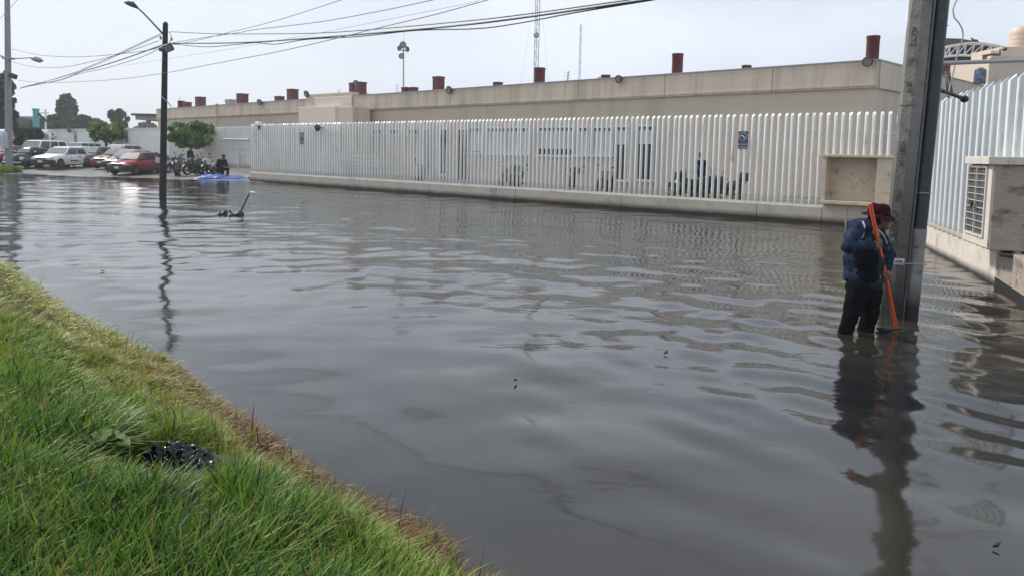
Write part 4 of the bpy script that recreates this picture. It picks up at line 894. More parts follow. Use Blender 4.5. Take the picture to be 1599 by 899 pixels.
# ------------------------------------------------------------------ things beyond the white wall
bus = thing('turquoise_bus', 'turquoise and white bus parked behind the dark low tree at the far left', 'bus', at_depth(30, 240, 70).xy.to_3d()+Vector((0, 0, .2)), FANG)
MB().prism([(-4.2, .4), (4, .4), (4.2, 1.2), (4.1, 2.6), (-4.2, 2.6)], -1.2, 1.2, 'y').build('body', 'turquoise', bus, bevel=.1)
MB().prism([(-4.2, 2.603), (4.1, 2.603), (3.9, 2.95), (-4.1, 2.95)], -1.18, 1.18, 'y').build('roof', 'sign_white', bus, bevel=.08)
for i in range(5): MB().box(-3.9+1.55*i, -2.55+1.55*i, -1.215, -1.19, 1.5, 2.4).build('window', 'glass_grey', bus)
MB().box(4.15, 4.2, -1.0, 1.0, 1.4, 2.45).build('windscreen', 'glass_grey', bus)
for x in (-2.8, 2.6): MB().lathe([(.45, -.15), (.45, .15)], (x, -1.1, .45), 14, Matrix.Rotation(R_(90), 4, 'X')).build('wheel', 'rubber', bus)
aw = thing('blue_awning', 'small bright blue sloping awning beside the dark low tree', 'awning', at_depth(50, 232, 60))
MB().prism([(-.9, -.15), (.9, .45), (.9, .5), (-.9, -.08)], -1, 1, 'y').build('canvas', 'tarp', aw)
for x in (-.8, .8):
    MB().tube([(x, .9, .2*x-.05), (x, .9, -2.0)], .03, 5).build('leg', 'grey_metal', aw)
def post(name, x, y0, y1, Y, r, m, lab, cat='post'):
    a_ = at_depth(x, y0, Y); o = thing(name, lab, cat, (a_.x, a_.y, 0)); MB().tube([(0, 0, 0), (at_depth(x, y1, Y).x-a_.x, 0, at_depth(x, y1, Y).z)], r, 10).build('shaft', m, o, True); return o
tp = post('turquoise_post', 56, 200, 172, 80, .3, 'turquoise', 'thick turquoise post with a dark diagonal brace beyond the white wall')
MB().tube([at_depth(57, 175, 80)-tp.location, at_depth(85, 201, 80)-tp.location], .12, 6).build('brace', 'dark_metal', tp)
MB().lathe([(.36, 0), (.36, .2)], at_depth(56, 173, 80)-tp.location, 10).build('post_head', 'turquoise', tp)
wp = post('thin_post', 71, 203, 171, 82, .10, 'sign_white', 'thin white post beside the turquoise post', 'post')
MB().box(-.5, .5, -.04, .04, -.05, .05, Matrix.Translation(at_depth(69, 177, 82)-wp.location)).build('crossbar', 'grey_metal', wp)
flc = thing('flat_canopy', 'flat dark-edged canopy slab on one column left of the cream building', 'canopy', at_depth(231, 200, 95).xy.to_3d())
zq = at_depth(231, 179, 95).z; MB().box(-1.1, 2.4, -2, 6, zq-.25, zq).build('slab', 'dark_metal', flc); MB().box(-.7, 2.0, -1.7, 5, zq-.75, zq-.252).build('fascia', 'grey_post', flc); MB().tube([(0.1, 0, 0), (0.1, 0, zq-.76)], .28, 10).build('column', 'grey_post', flc)
fbld = thing('distant_house', 'hazy pale flat-roofed house far beyond the trees at the left', 'house', at_depth(38, 230, 170).xy.to_3d())
MB().box(-5, 5, 0, 8, 0, at_depth(38, 184, 170).z).build('wall', 'grey_post', fbld); MB().box(-5.3, 5.3, -.3, 8, at_depth(38, 184, 170).z+.01, at_depth(38, 182, 170).z).build('roof', 'grey_metal', fbld)
for i in range(3): MB().box(-4+3*i, -2.6+3*i, -.06, -.01, 4, 5.6).build('window', 'window_glass', fbld)
# ------------------------------------------------------------------ parked cars: local x forward, z up
def loft(mb, st, sec):
    """st: [(x, zb, zt, half width bottom, half width top)] ; sec: [(u 0..1 across, v 0..1 up)] half section mirrored"""
    k0 = len(mb.v); prof = sec+[(-u, v) for u, v in reversed(sec)]; n = len(prof)
    for x, zb, zt_, wb, wt in st:
        for u, v in prof: mb.v.append((x, u*(wb+(wt-wb)*v), zb+(zt_-zb)*v))
    for i in range(len(st)-1):
        for j in range(n): mb.f.append((k0+i*n+j, k0+i*n+(j+1) % n, k0+(i+1)*n+(j+1) % n, k0+(i+1)*n+j))
    mb.f.append(tuple(k0+j for j in range(n))); mb.f.append(tuple(k0+(len(st)-1)*n+j for j in reversed(range(n))))
    return mb
SEC = [(.0, 0), (.80, 0), (.93, .10), (1.0, .38), (.995, .62), (.955, .86), (.86, .97), (.55, 1.0), (0, 1.012)]
SECR = [(0, 0), (.97, 0), (1, .25), (.985, .8), (.90, .97), (.5, 1.0), (0, 1.01)]
KINDS = {
 # L, W, H, hood z, tail z, cabin (windscreen base x, roof front x, roof rear x, rear base x), belt z
 'sedan': dict(L=4.0, W=1.62, H=1.40, hood=.86, tail=.92, cab=(.80, .22, -1.0, -1.62), belt=.90),
 'hatch': dict(L=3.75, W=1.62, H=1.42, hood=.86, tail=.90, cab=(.95, .28, -1.35, -1.78), belt=.90),
 'suv':   dict(L=4.5, W=1.80, H=1.76, hood=1.06, tail=1.10, cab=(1.05, .55, -1.95, -2.18), belt=1.10),
 'van':   dict(L=4.6, W=1.80, H=1.80, hood=1.04, tail=1.08, cab=(1.45, .75, -2.0, -2.25), belt=1.08),
}
def wheel(car, x, y, r, rim=True):
    Rx = Matrix.Rotation(R_(90), 4, 'X'); w_ = thing_part('wheel', car, (x, y, r))
    t = MB().lathe([(r*.62, -.085), (r*.93, -.095), (r, -.06), (r, .06), (r*.93, .095), (r*.62, .085)], (0, 0, 0), 20, Rx).build('tyre', 'rubber', w_, True)
    sgn = -1 if y < 0 else 1
    rm = MB().lathe([(r*.60, -.02), (r*.60, .088), (r*.55, .092), (r*.50, .05), (r*.2, .04), (r*.16, .085), (.01, .09)], (0, 0, 0), 16, Rx if y < 0 else Matrix.Rotation(R_(-90), 4, 'X')).build('rim', 'rim', w_, True)
    return w_
def thing_part(name, parent, loc):
    o = bpy.data.objects.new(name, None); COL.objects.link(o); o.parent = parent; o.location = loc; o.empty_display_size = .2; return o
def car(kind, paint, label, loc, ang, bumper='bumper', group='cars in the car park', lights=True, scale=1.0):
    K = KINDS[kind]; L, W, H, hz, tz, cab_, belt = (K[k] for k in ('L', 'W', 'H', 'hood', 'tail', 'cab', 'belt')); h = W/2
    o = thing('parked_car', label, 'car', loc, ang, group); o.scale = (scale,)*3
    f, r = L/2, -L/2; wb, wf, wr = .30, .62*L/2*1.0, -.60*L/2
    st = [(f, .34, hz-.24, h*.78, h*.74), (f-.04, .28, hz-.17, h*.90, h*.86), (f-.28, .22, hz-.07, h*.97, h*.93), (f-.75, .20, hz, h, h*.96), (cab_[0], .19, hz+.06, h, h*.98), (0, .19, belt+.02, h, h*.985), (cab_[3]+.2, .20, belt+.03, h, h*.97), (r+.28, .24, tz+.02, h*.98, h*.94), (r+.05, .32, tz-.05, h*.92, h*.86), (r, .40, tz-.16, h*.86, h*.78)]
    body = loft(MB(), st, SEC).build('body', paint, o, True)
    # greenhouse shell (roof and pillars)
    g = [(cab_[0]+.02, belt-.06, belt+.0, h*.93, h*.90), (cab_[1]+(cab_[0]-cab_[1])*.5, belt-.05, belt+(H-belt)*.50, h*.93, h*.82), (cab_[1]+.05, belt-.05, H-.055, h*.93, h*.735), (cab_[1]-.15, belt-.05, H-.01, h*.93, h*.73), ((cab_[1]+cab_[2])/2, belt-.05, H, h*.93, h*.73), (cab_[2]+.12, belt-.05, H-.02, h*.93, h*.72), (cab_[2], belt-.05, H-.07, h*.93, h*.725), (cab_[3]+.02, belt-.06, belt+.02, h*.93, h*.88)]
    roof = loft(MB(), g, SECR).build('roof', paint, o, True)
    zs0, zs1 = belt+.035, H-.10
    def side_y(z): t = (z-belt)/(H-belt); return h*(.925+(.735-.925)*t)+.006
    def fx(z): return cab_[0]+(cab_[1]-cab_[0])*(z-belt)/(H-belt)
    def rx(z): return cab_[3]+(cab_[2]-cab_[3])*(z-belt)/(H-belt)
    for sg in (1, -1):
        a0, a1 = fx(zs0)-.14, fx(zs1)-.12; b0, b1 = rx(zs0)+.16, rx(zs1)+.12
        pill = [0, .50, .97] if kind in ('sedan', 'hatch') else [0, .36, .68, 1.]
        for i in range(len(pill)-1):
            p, q = pill[i], pill[i+1]-.045
            vs = [(a0+(b0-a0)*p, zs0), (a0+(b0-a0)*q, zs0), (a1+(b1-a1)*q, zs1), (a1+(b1-a1)*p, zs1)]
            m_ = MB(); m_.add([(x, sg*side_y(z), z) for x, z in vs]+[(x, sg*(side_y(z)-.02), z) for x, z in vs], [(0, 1, 2, 3), (7, 6, 5, 4), (0, 4, 5, 1), (1, 5, 6, 2), (2, 6, 7, 3), (3, 7, 4, 0)]); m_.build('window', 'car_glass', o)
        d = MB().box(.30, .304, sg*h*.985-.006, sg*h*.985+.006, .34, belt-.02).box(-.62, -.616, sg*h*.985-.006, sg*h*.985+.006, .34, belt-.02); d.build('door_seam', 'black', o)
        MB().box(-.56, -.40, sg*(h-.005)-.015, sg*(h-.005)+.015, belt-.15, belt-.115).build('handle', 'black', o)
        MB().box(f-.75-1.6, f-.9-.7, sg*h-.012, sg*h+.012, .46, .52).build('side_trim', bumper, o)
        mr = MB().cbox((cab_[0]-.22, sg*(h+.07), belt+.08), (.10, .17, .12)).build('mirror', 'bumper', o, bevel=.03)
        for x in (wf, wr):
            MB().lathe([(.345, -.02), (.345, .02)], (x, sg*(h-.03), .30), 18, Matrix.Rotation(R_(90), 4, 'X')).build('wheel_arch', 'black', o)
            wheel(o, x, sg*(h-.095), .285)
    def slab(name, xa, xb, za, zb_, ya, yb, out, m, th=.02):
        vs = [(xa, ya, za), (xa, -ya, za), (xb, -yb, zb_), (xb, yb, zb_)]; m_ = MB(); m_.add([(x+out[0], y, z+out[1]) for x, y, z in vs]+[(x-out[0]*th*20, y, z-th) for x, y, z in vs], [(0, 1, 2, 3), (7, 6, 5, 4), (0, 4, 5, 1), (1, 5, 6, 2), (2, 6, 7, 3), (3, 7, 4, 0)]); return m_.build(name, m, o)
    slab('windshield', fx(belt+.05), fx(H-.10), belt+.05, H-.10, h*.80, h*.66, (.035, .022), 'windshield')
    slab('rear_window', rx(belt+.06), rx(H-.12), belt+.06, H-.12, h*.76, h*.64, (-.03, .015), 'car_glass')
    MB().box(fx(belt+.05)-.0, fx(belt+.05)+.012, -.5, -.05, belt+.075, belt+.085).build('wiper', 'black', o)
    loft(MB(), [(f+.05, .30, .52, h*.72, h*.74), (f+.02, .25, .56, h*.93, h*.93), (f-.30, .24, .56, h*1.006, h*1.006)], SECR).build('bumper', bumper, o, True)
    loft(MB(), [(r-.05, .34, .56, h*.74, h*.74), (r-.02, .30, .60, h*.93, h*.93), (r+.30, .28, .60, h*1.004, h*1.004)], SECR).build('bumper', bumper, o, True)
    zt_ = hz-.14
    MB().box(f-.06, f+.012, -h*.44, h*.44, .575, zt_-.05).build('grille', 'black', o, bevel=.01)
    for sg in (1, -1):
        MB().box(f-.12, f+.006, sg*h*.64-.17, sg*h*.64+.17, .585, zt_-.045).build('headlight', 'headlight', o, bevel=.02)
        MB().box(f-.22, f-.05, sg*h*.90-.035, sg*h*.90+.035, .59, zt_-.06).build('indicator', 'orange_light', o, bevel=.01)
        MB().box(r-.006, r+.1, sg*h*.70-.13, sg*h*.70+.13, .66, .86).build('tail_light', 'red_pipe', o, bevel=.01)
    MB().box(f+.052, f+.06, -.16, .16, .37, .50).build('number_plate', 'plate', o)
    return o
CANG = FANG-R_(90)        # noses out towards the flood
def gpos(x, y, z=.06): p = on_level(x, y, z); return Vector((p.x, p.y, ground_z(np.array(p.x), np.array(p.y)).item()))
DOFF = 6.0
CARANG = R_(-99)
def place(kind, paint, label, x, Y, **k):
    p = at_depth(x, 240, Y); p.z = float(ground_z(np.array(p.x), np.array(p.y))); return car(kind, paint, label, p, CARANG+k.pop('da', 0), **k)
def at_s(s, off): p = fa(s, off); z = float(ground_z(np.array(p.x), np.array(p.y))); return Vector((p.x, p.y, max(z, .0)))
def col_s(x, off): return s_on(x, 240, off)
place('hatch', 'car_red', 'red hatchback with a black bumper parked nearest the motorcycles', 215, 48.6, da=-.05)
place('hatch', 'car_grey2', 'grey hatchback with dark front wedged between the two red cars', 203, 51.6, da=.0)
place('sedan', 'car_red2', 'bright red saloon parked right behind the white saloon, partly hidden', 186, 53.5, da=.0, bumper='car_red2')
place('hatch', 'car_silver', 'silver hatchback with a big bright windscreen behind the red cars', 187, 57.5, scale=1.1)
place('sedan', 'car_grey', 'dark grey saloon between the white saloon and the red saloon', 149, 55.5, bumper='car_grey')
place('sedan', 'car_white', 'white four-door saloon with a black bumper at the water edge', 99, 52.6, da=.02, scale=1.06)
place('sedan', 'car_silver', 'silver saloon roof showing over the white saloon', 124, 59, bumper='car_silver', scale=.98)
place('suv', 'car_silver', 'silver minivan with dark windows close to the white wall', 124, 64.5, bumper='car_silver', scale=.95)
place('suv', 'car_white', 'white estate car with dark side windows behind the black rounded car', 62, 57, bumper='car_white', scale=1.0)
place('sedan', 'car_red', 'red saloon half hidden by the pale lamp post', 14, 55, da=.0, bumper='car_red')
place('sedan', 'car_silver', 'pale silver car cut by the left edge behind the red saloon', -8, 60, bumper='car_silver')
def gpt(x, Y):
    p = at_depth(x, 240, Y); p.z = float(ground_z(np.array(p.x), np.array(p.y))); return p
# rounded vintage car
BL = thing('vintage_car', 'black rounded vintage car with bulging wings beside the pale lamp post', 'car', gpt(50, 52.6), CARANG, 'cars in the car park')
SB = [(0, 0), (.8, 0), (.98, .25), (1, .5), (.93, .75), (.74, .92), (.4, .99), (0, 1.02)]
loft(MB(), [(1.95, .48, .62, .18, .14), (1.86, .40, .80, .38, .32), (1.55, .34, .93, .50, .46), (1.1, .30, 1.0, .60, .56), (.75, .28, 1.03, .66, .62), (.0, .28, 1.0, .70, .68), (-.9, .28, 1.0, .70, .66), (-1.5, .34, .92, .58, .52), (-1.9, .42, .70, .38, .3), (-2.0, .5, .6, .2, .16)], SB).build('body', 'car_black', BL, True)
loft(MB(), [(.74, .95, 1.02, .60, .58), (.50, .95, 1.36, .62, .52), (.32, .95, 1.46, .62, .48), (-.1, .95, 1.50, .63, .47), (-.6, .95, 1.44, .62, .45), (-1.05, .9, 1.26, .58, .42), (-1.45, .88, 1.0, .5, .4)], SB).build('roof', 'car_black', BL, True)
for x in (1.22, -1.22):
    for sg in (1, -1):
        MB().ellip((x, sg*.63, .42), (.56, .20, .36), 16, 10).build('wing', 'car_black', BL, True); wheel(BL, x, sg*.66, .30)
for sg in (1, -1):
    Mx = Matrix.Rotation(R_(68), 4, 'Y'); MB().lathe([(.12, -.12), (.125, 0), (.11, .03), (.06, .05)], (1.66, sg*.62, .66), 14, Mx).build('headlight', 'headlight', BL, True)
    MB().box(.05, .48, sg*.635-.008, sg*.635+.008, 1.06, 1.34).build('window', 'car_glass', BL); MB().box(-.72, -.03, sg*.63-.008, sg*.63+.008, 1.06, 1.33).build('window', 'car_glass', BL)
    MB().box(-.8, .8, sg*.70-.06, sg*.70+.06, .26, .32).build('running_board', 'bumper', BL); MB().cbox((.6, sg*.78, 1.12), (.06, .16, .10)).build('mirror', 'rim', BL, bevel=.02)
m_ = MB(); m_.add([(.79, .46, 1.07), (.79, -.46, 1.07), (.60, -.42, 1.33), (.60, .42, 1.33), (.75, .46, 1.07), (.75, -.46, 1.07), (.56, -.42, 1.33), (.56, .42, 1.33)], [(0, 1, 2, 3), (7, 6, 5, 4), (0, 4, 5, 1), (1, 5, 6, 2), (2, 6, 7, 3), (3, 7, 4, 0)]); m_.build('windshield', 'windshield', BL)
MB().tube([(1.75, -.7, .40), (1.98, -.5, .40), (2.02, 0, .40), (1.98, .5, .40), (1.75, .7, .40)], .045, 8).build('bumper', 'rim', BL, True)
MB().box(2.06, 2.07, -.16, .16, .34, .46).build('number_plate', 'plate', BL)

# ------------------------------------------------------------------ motorcycles
def moto(paint, seat_m, label, loc, ang, scooter=False, lean=.16, group='motorcycles parked by the pale screen', topcase=False):
    o = thing('motorcycle', label, 'motorcycle', loc, ang, group); o.rotation_euler = (lean, 0, ang); o.scale = (1.08 if 'yard' not in label else .92,)*3; r = .30 if not scooter else .24
    Rx = Matrix.Rotation(R_(90), 4, 'X')
    for x in (.64, -.62):
        wh = thing_part('wheel', o, (x, 0, r))
        MB().lathe([(r*.70, -.06), (r*.93, -.065), (r, -.03), (r, .03), (r*.93, .065), (r*.70, .06), (r*.70, -.06)], (0, 0, 0), 20, Rx, False).build('tyre', 'rubber', wh, True)
        rm = MB().lathe([(r*.71, -.035), (r*.62, -.035), (r*.62, .035), (r*.71, .035), (r*.71, -.035)], (0, 0, 0), 18, Rx, False)
        for k in range(5):
            t = k*1.257; rm.tube([(0, 0, 0), (r*.66*math.cos(t), 0, r*.66*math.sin(t))], .022, 5)
        rm.tube([(0, -.05, 0), (0, .05, 0)], .05, 8).build('rim', 'bike_metal', wh, True)
        MB().prism([(x+(r+.04)*math.cos(t), r+(r+.04)*math.sin(t)) for t in np.linspace(.5, 2.5, 9)]+[(x+(r+.015)*math.cos(t), r+(r+.015)*math.sin(t)) for t in np.linspace(2.5, .5, 9)], -.065, .065, 'y').build('mudguard', paint if scooter else 'black', o, True)
    fk = MB()
    for y in (-.075, .075): fk.tube([(.64, y, r), (.42, y, .86)], .024, 8)
    fk.build('fork', 'bike_metal', o, True)
    hb = MB().tube([(.34, -.36, .98), (.40, -.22, 1.0), (.41, 0, .94), (.40, .22, 1.0), (.34, .36, .98)], .016, 6).build('handlebar', 'dark_metal', o, True)
    for y in (-.30, .30):
        MB().tube([(.39, y, 1.0), (.40, y*1.12, 1.16)], .008, 5).build('mirror_stalk', 'dark_metal', hb); MB().ellip((.39, y*1.18, 1.20), (.02, .07, .045), 10, 6).build('mirror', 'dark_metal', hb)
        MB().tube([(.345, y*1.15, .98), (.32, y*1.45, .975)], .024, 6).build('grip', 'rubber', hb)
    hl = MB().ellip((.50, 0, .84), (.10, .10, .10), 12, 8).build('headlight', 'dark_metal', o, True); MB().ellip((.565, 0, .84), (.04, .08, .08), 12, 6).build('lens', 'headlight', hl, True)
    if scooter:
        loft(MB(), [(.52, .30, .80, .14, .10), (.42, .22, .92, .22, .16), (.34, .24, .86, .20, .14)], SECR).build('leg_shield', paint, o, True)
        loft(MB(), [(.36, .22, .30, .17, .17), (-.15, .22, .30, .18, .18)], SECR).build('footboard', 'black', o)
        loft(MB(), [(-.10, .28, .66, .14, .14), (-.3, .30, .70, .19, .16), (-.7, .40, .72, .17, .15), (-.88, .55, .68, .08, .07)], SEC).build('rear_cowl', paint, o, True)
        loft(MB(), [(.0, .66, .74, .12, .10), (-.3, .69, .78, .15, .13), (-.8, .71, .82, .13, .11)], SECR).build('seat', seat_m, o, True)
    else:
        fr = MB().tube([(.40, 0, .84), (.30, 0, .62), (.22, 0, .36), (-.2, 0, .32), (-.30, 0, .55), (-.75, 0, .72)], .03, 7).tube([(.38, 0, .80), (-.25, 0, .66)], .028, 7)
        for y in (-.1, .1): fr.tube([(-.2, y, .36), (-.62, y, r)], .024, 6).tube([(-.60, y, r+.02), (-.48, y, .68)], .02, 6)
        fr.build('frame', 'dark_metal', o, True)
        MB().cbox((.05, 0, .42), (.46, .30, .30)).cbox((.16, 0, .62), (.24, .24, .24)).build('engine', 'dark_metal', o, bevel=.03)
        loft(MB(), [(.38, .62, .90, .12, .08), (.22, .58, .98, .19, .13), (-.02, .60, .93, .17, .11), (-.14, .68, .80, .09, .07)], SECR).build('fuel_tank', paint, o, True)
        loft(MB(), [(-.10, .74, .80, .10, .09), (-.35, .72, .80, .14, .12), (-.75, .78, .88, .11, .09), (-.84, .80, .86, .07, .06)], SECR).build('seat', seat_m, o, True)
        loft(MB(), [(-.1, .42, .74, .17, .13), (-.5, .48, .78, .16, .12), (-.95, .72, .86, .08, .06)], SEC).build('side_cover', paint, o, True)
    MB().tube([(.10, -.16, .34), (-.2, -.17, .27), (-.75, -.18, .36)], [.02, .045, .05], 8).build('exhaust', 'bike_metal', o, True)
    MB().box(-.92, -.86, -.06, .06, .66, .74).build('tail_light', 'red_pipe', o, bevel=.01)
    if topcase: MB().cbox((-.86, 0, .98), (.38, .42, .30)).build('top_case', 'black', o, bevel=.05)
    return o
def mp_(x, off): off = off-1.0; return at_s(col_s(x, off+DOFF), off+DOFF)
moto('car_red2', 'black', 'dark red motorcycle touching the side of the red hatchback', mp_(237, -6.3), CANG+.5)
moto('car_silver', 'black', 'silver trimmed motorcycle left of the dark lamp post', mp_(249, -6.0), CANG+.3)
moto('car_black', 'cloth_white', 'black scooter with a pale seat just right of the dark lamp post', mp_(277, -6.2), CANG+1.25, True)
moto('car_grey', 'black', 'dark motorcycle behind the dark lamp post', mp_(262, -4.6), CANG+.35)
moto('car_black', 'black', 'black motorcycle standing in front of the standing person', mp_(304, -5.2), CANG+.4)
moto('car_black', 'black', 'black motorcycle with raised mirrors right of the standing person', mp_(316, -4.4), CANG+.55)
moto('car_silver', 'black', 'motorcycle with a silver tank beside the seated person', mp_(327, -4.4), CANG+.7)
moto('car_grey', 'black', 'grey scooter almost hidden behind the standing person', mp_(290, -3.4), CANG+.35, True)
def yard(x, off): p = fa(col_s(x, off), off); return Vector((p.x, p.y, .40))
Gy = 'motorcycles parked in the yard behind the white fence'
moto('car_black', 'black', 'black motorcycle in the yard behind the far third of the white fence', yard(655, 1.6), FANG+2.6, group=Gy)
moto('car_black', 'black', 'black motorcycle in the yard left of the half lowered blind window', yard(792, 1.8), FANG+2.7, group=Gy, topcase=True)
moto('car_grey', 'black', 'grey motorcycle in the yard close to the one with a top case', yard(808, 1.6), FANG+2.4, group=Gy)
moto('car_black', 'black', 'black scooter in the yard below the half lowered blind window', yard(893, 1.7), FANG+2.2, True, group=Gy, topcase=True)
moto('car_black', 'black', 'black motorcycle in the yard near the two glazed doors', yard(944, 1.8), FANG+2.5, group=Gy)
moto('car_silver', 'black', 'silver motorcycle in the yard below the large blue sign, leftmost there', yard(1068, 1.5), FANG+2.9, group=Gy)
moto('car_black', 'black', 'black motorcycle in the yard beneath the person in dark clothes', yard(1100, 1.5), FANG+.25, group=Gy, topcase=True)
moto('car_black', 'black', 'black motorcycle in the yard just right of the person behind the fence', yard(1130, 1.6), FANG+2.9, group=Gy, topcase=True)

# ------------------------------------------------------------------ blue tarpaulin at the water edge
p0 = on_level(309, 279.5, .0); p1_ = on_level(387, 281, .0); tp = thing('blue_tarpaulin', 'crumpled bright blue tarpaulin lying at the water edge in front of the gate', 'tarpaulin', (p0+p1_)/2, math.atan2((p1_-p0).y, (p1_-p0).x)); TL = (p1_-p0).length
xs_ = np.linspace(-TL/2, TL/2, 70); ys_ = np.linspace(-.75, .75, 30); XX, YY = np.meshgrid(xs_, ys_, indexing='ij')
env = np.clip(1-np.abs(YY-.0)/.75, 0, 1)**.3*np.clip((TL/2-np.abs(XX))*2.5, 0, 1)**.5
PT = np.stack([XX, YY, XX*0], -1).reshape(-1, 3)
zz = (.27+.04*vnoise(PT, 2.2, 3)+.05*vnoise(PT, 5, 4)+.04*np.abs(vnoise(PT, 12, 6))).reshape(XX.shape)*env-.04
XX2 = XX+.05*vnoise(PT, 5, 8).reshape(XX.shape); I_ = np.arange(XX.size).reshape(XX.shape)
np_mesh('sheet', np.stack([XX2, YY, zz], -1).reshape(-1, 3), np.stack([I_[:-1, :-1], I_[1:, :-1], I_[1:, 1:], I_[:-1, 1:]], -1).reshape(-1, 4), 'tarp', tp)
MB().ellip((TL/2+.25, .1, .08), (.3, .3, .2), 10, 6).build('weight_bag', 'black', tp, True)

# ------------------------------------------------------------------ two people at the motorcycles, one in the yard
def hand_fist(c, d=(0, 0, -1), r=.035): return [ell(c, (.045, .03, .05))]
def person_stand(label, loc, ang, top, bottom, hunch=.1, group=None, h=1.0):
    o = thing('person', label, 'person', loc, ang, group); o.scale = (h,)*3
    body = [ell((.10+hunch*.4, 0, 1.58), (.085, .075, .115)), cap((.05+hunch*.3, 0, 1.46), (.03+hunch*.2, 0, 1.36), .055), cap((0, 0, .95), (.03+hunch*.15, 0, 1.3), .10, .12), ell((.17+hunch*.4, 0, 1.57), (.02, .018, .03))]
    for s_ in (-1, 1):
        body += [cap((0, .10*s_, .95), (.03, .11*s_, .5), .07, .055), cap((.03, .11*s_, .5), (-.02, .11*s_, .06), .05, .04), cap((-.04, .11*s_, .04), (.15, .12*s_, .03), .04, .03),
                 cap((.02+hunch*.15, .2*s_, 1.34), (.06, .24*s_, 1.08), .05, .045), cap((.06, .24*s_, 1.08), (.26, .16*s_, .98), .042, .03), ell((.31, .14*s_, .97), (.05, .03, .045))]
        for q in range(4): body.append(cap((.33, .14*s_+(q-1.5)*.018, .98-.005*q), (.36, .14*s_+(q-1.5)*.018, .94), .010, .009))
        body.append(cap((.31, .11*s_, .99), (.34, .10*s_, 1.0), .011, .010))
    sdf_mesh('body', body, .016, .03, 'skin', o)
    j = [cap((0, 0, .92), (.03+hunch*.15, 0, 1.28), .155, .165), ell((.03+hunch*.2, 0, 1.34), (.12, .20, .10))]
    for s_ in (-1, 1): j += [cap((.02+hunch*.15, .2*s_, 1.34), (.06, .25*s_, 1.08), .072, .062), cap((.06, .25*s_, 1.08), (.25, .165*s_, .985), .06, .045)]
    sdf_mesh('jacket', j, .02, .05, top, o, .008, 22)
    t = [ell((0, 0, .92), (.13, .17, .13))]
    for s_ in (-1, 1): t += [cap((0, .095*s_, .92), (.03, .11*s_, .5), .10, .075), cap((.03, .11*s_, .5), (-.01, .11*s_, .08), .075, .062)]
    sdf_mesh('trousers', t, .02, .03, bottom, o, .006, 25)
    for s_ in (-1, 1): sdf_mesh('shoe', [cap((-.05, .11*s_, .05), (.16, .12*s_, .045), .055, .045)], .015, .02, 'black', o)
    sdf_mesh('hair', [ell((.075+hunch*.4, 0, 1.625), (.098, .085, .095))], .014, .02, 'hair', o, .004, 40, cut=lambda g: (g[:, 0]-(.10+hunch*.4))*.7-(g[:, 2]-1.60))
    return o
person_stand('standing person in dark top under the clipped tree among the motorcycles', mp_(296, -4.6), CANG+2.1, 'cloth_black', 'cloth_teal', .12, h=1.03)
# person sitting with a bowed head, seen from behind
sp = thing('person', 'seated person with bowed head in a black jacket and mustard collar by the gate', 'person', mp_(344.5, -5.0), FANG+.1); sp.scale = (1.12, 1.18, 1.06)
bd_ = [ell((.30, .0, 1.20), (.10, .09, .115)), cap((.20, 0, 1.12), (.12, 0, 1.02), .06), cap((-.05, 0, .5), (.10, 0, 1.0), .11, .13), ell((.385, 0, 1.16), (.02, .018, .028))]
for s_ in (-1, 1):
    bd_ += [cap((-.05, .1*s_, .5), (.38, .16*s_, .5), .075, .06), cap((.38, .16*s_, .5), (.36, .16*s_, .06), .05, .04), cap((.34, .16*s_, .04), (.5, .17*s_, .03), .04, .03), cap((.1, .2*s_, 1.0), (.12, .26*s_, .72), .05, .045), cap((.12, .26*s_, .72), (.36, .12*s_, .66), .042, .032), ell((.41, .10*s_, .65), (.05, .03, .04))]
    for q in range(4): bd_.append(cap((.43, .10*s_+(q-1.5)*.017, .65), (.48, .10*s_+(q-1.5)*.017, .62), .010, .009))
    bd_.append(cap((.41, .07*s_, .67), (.45, .06*s_, .675), .011, .01))
sdf_mesh('body', bd_, .016, .03, 'skin', sp)
j = [cap((-.08, 0, .42), (.06, 0, .92), .21, .19), ell((.08, 0, .98), (.14, .22, .10))]
for s_ in (-1, 1): j += [cap((.1, .2*s_, .98), (.12, .27*s_, .72), .08, .07), cap((.12, .27*s_, .72), (.33, .13*s_, .66), .065, .05)]
sdf_mesh('jacket', j, .02, .06, 'cloth_black', sp, .01, 20)
sdf_mesh('collar', [ell((.12, 0, 1.05), (.13, .17, .085)), cap((.05, .12, 1.02), (-.12, .1, .86), .06, .05)], .018, .04, 'cloth_mustard', sp, .006, 25)
sdf_mesh('shoulder_panel', [cap((.06, .23, .98), (.05, .27, .72), .075, .055)], .02, .03, 'cloth_grey', sp)
t = []
for s_ in (-1, 1): t += [cap((-.08, .1*s_, .48), (.38, .16*s_, .5), .105, .08), cap((.38, .16*s_, .5), (.36, .16*s_, .08), .078, .065)]
sdf_mesh('trousers', t, .02, .04, 'cloth_black', sp, .006, 22)
for s_ in (-1, 1): sdf_mesh('shoe', [cap((.32, .16*s_, .05), (.5, .17*s_, .045), .055, .045)], .015, .02, 'black', sp)
sdf_mesh('hair', [ell((.275, 0, 1.245), (.105, .098, .10))], .014, .02, 'hair', sp, .004, 40, cut=lambda g: (g[:, 0]-.33)*.8-(g[:, 2]-1.22))
stl = thing('stool', 'low box seat under the seated person by the gate', 'stool', sp.location, FANG+.1); MB().box(-.26, .12, -.2, .2, .34, .38).build('seat', 'dark_metal', stl, bevel=.01)
for x in (-.22, .08):
    for y in (-.16, .16): MB().tube([(x, y, 0), (x, y, .34)], .018, 6).build('leg', 'dark_metal', stl)
yp = person_stand('person in dark clothes with a blue bag in the yard behind the white fence', yard(1098, 2.2), FANG+2.6, 'cloth_black', 'cloth_black', .1)
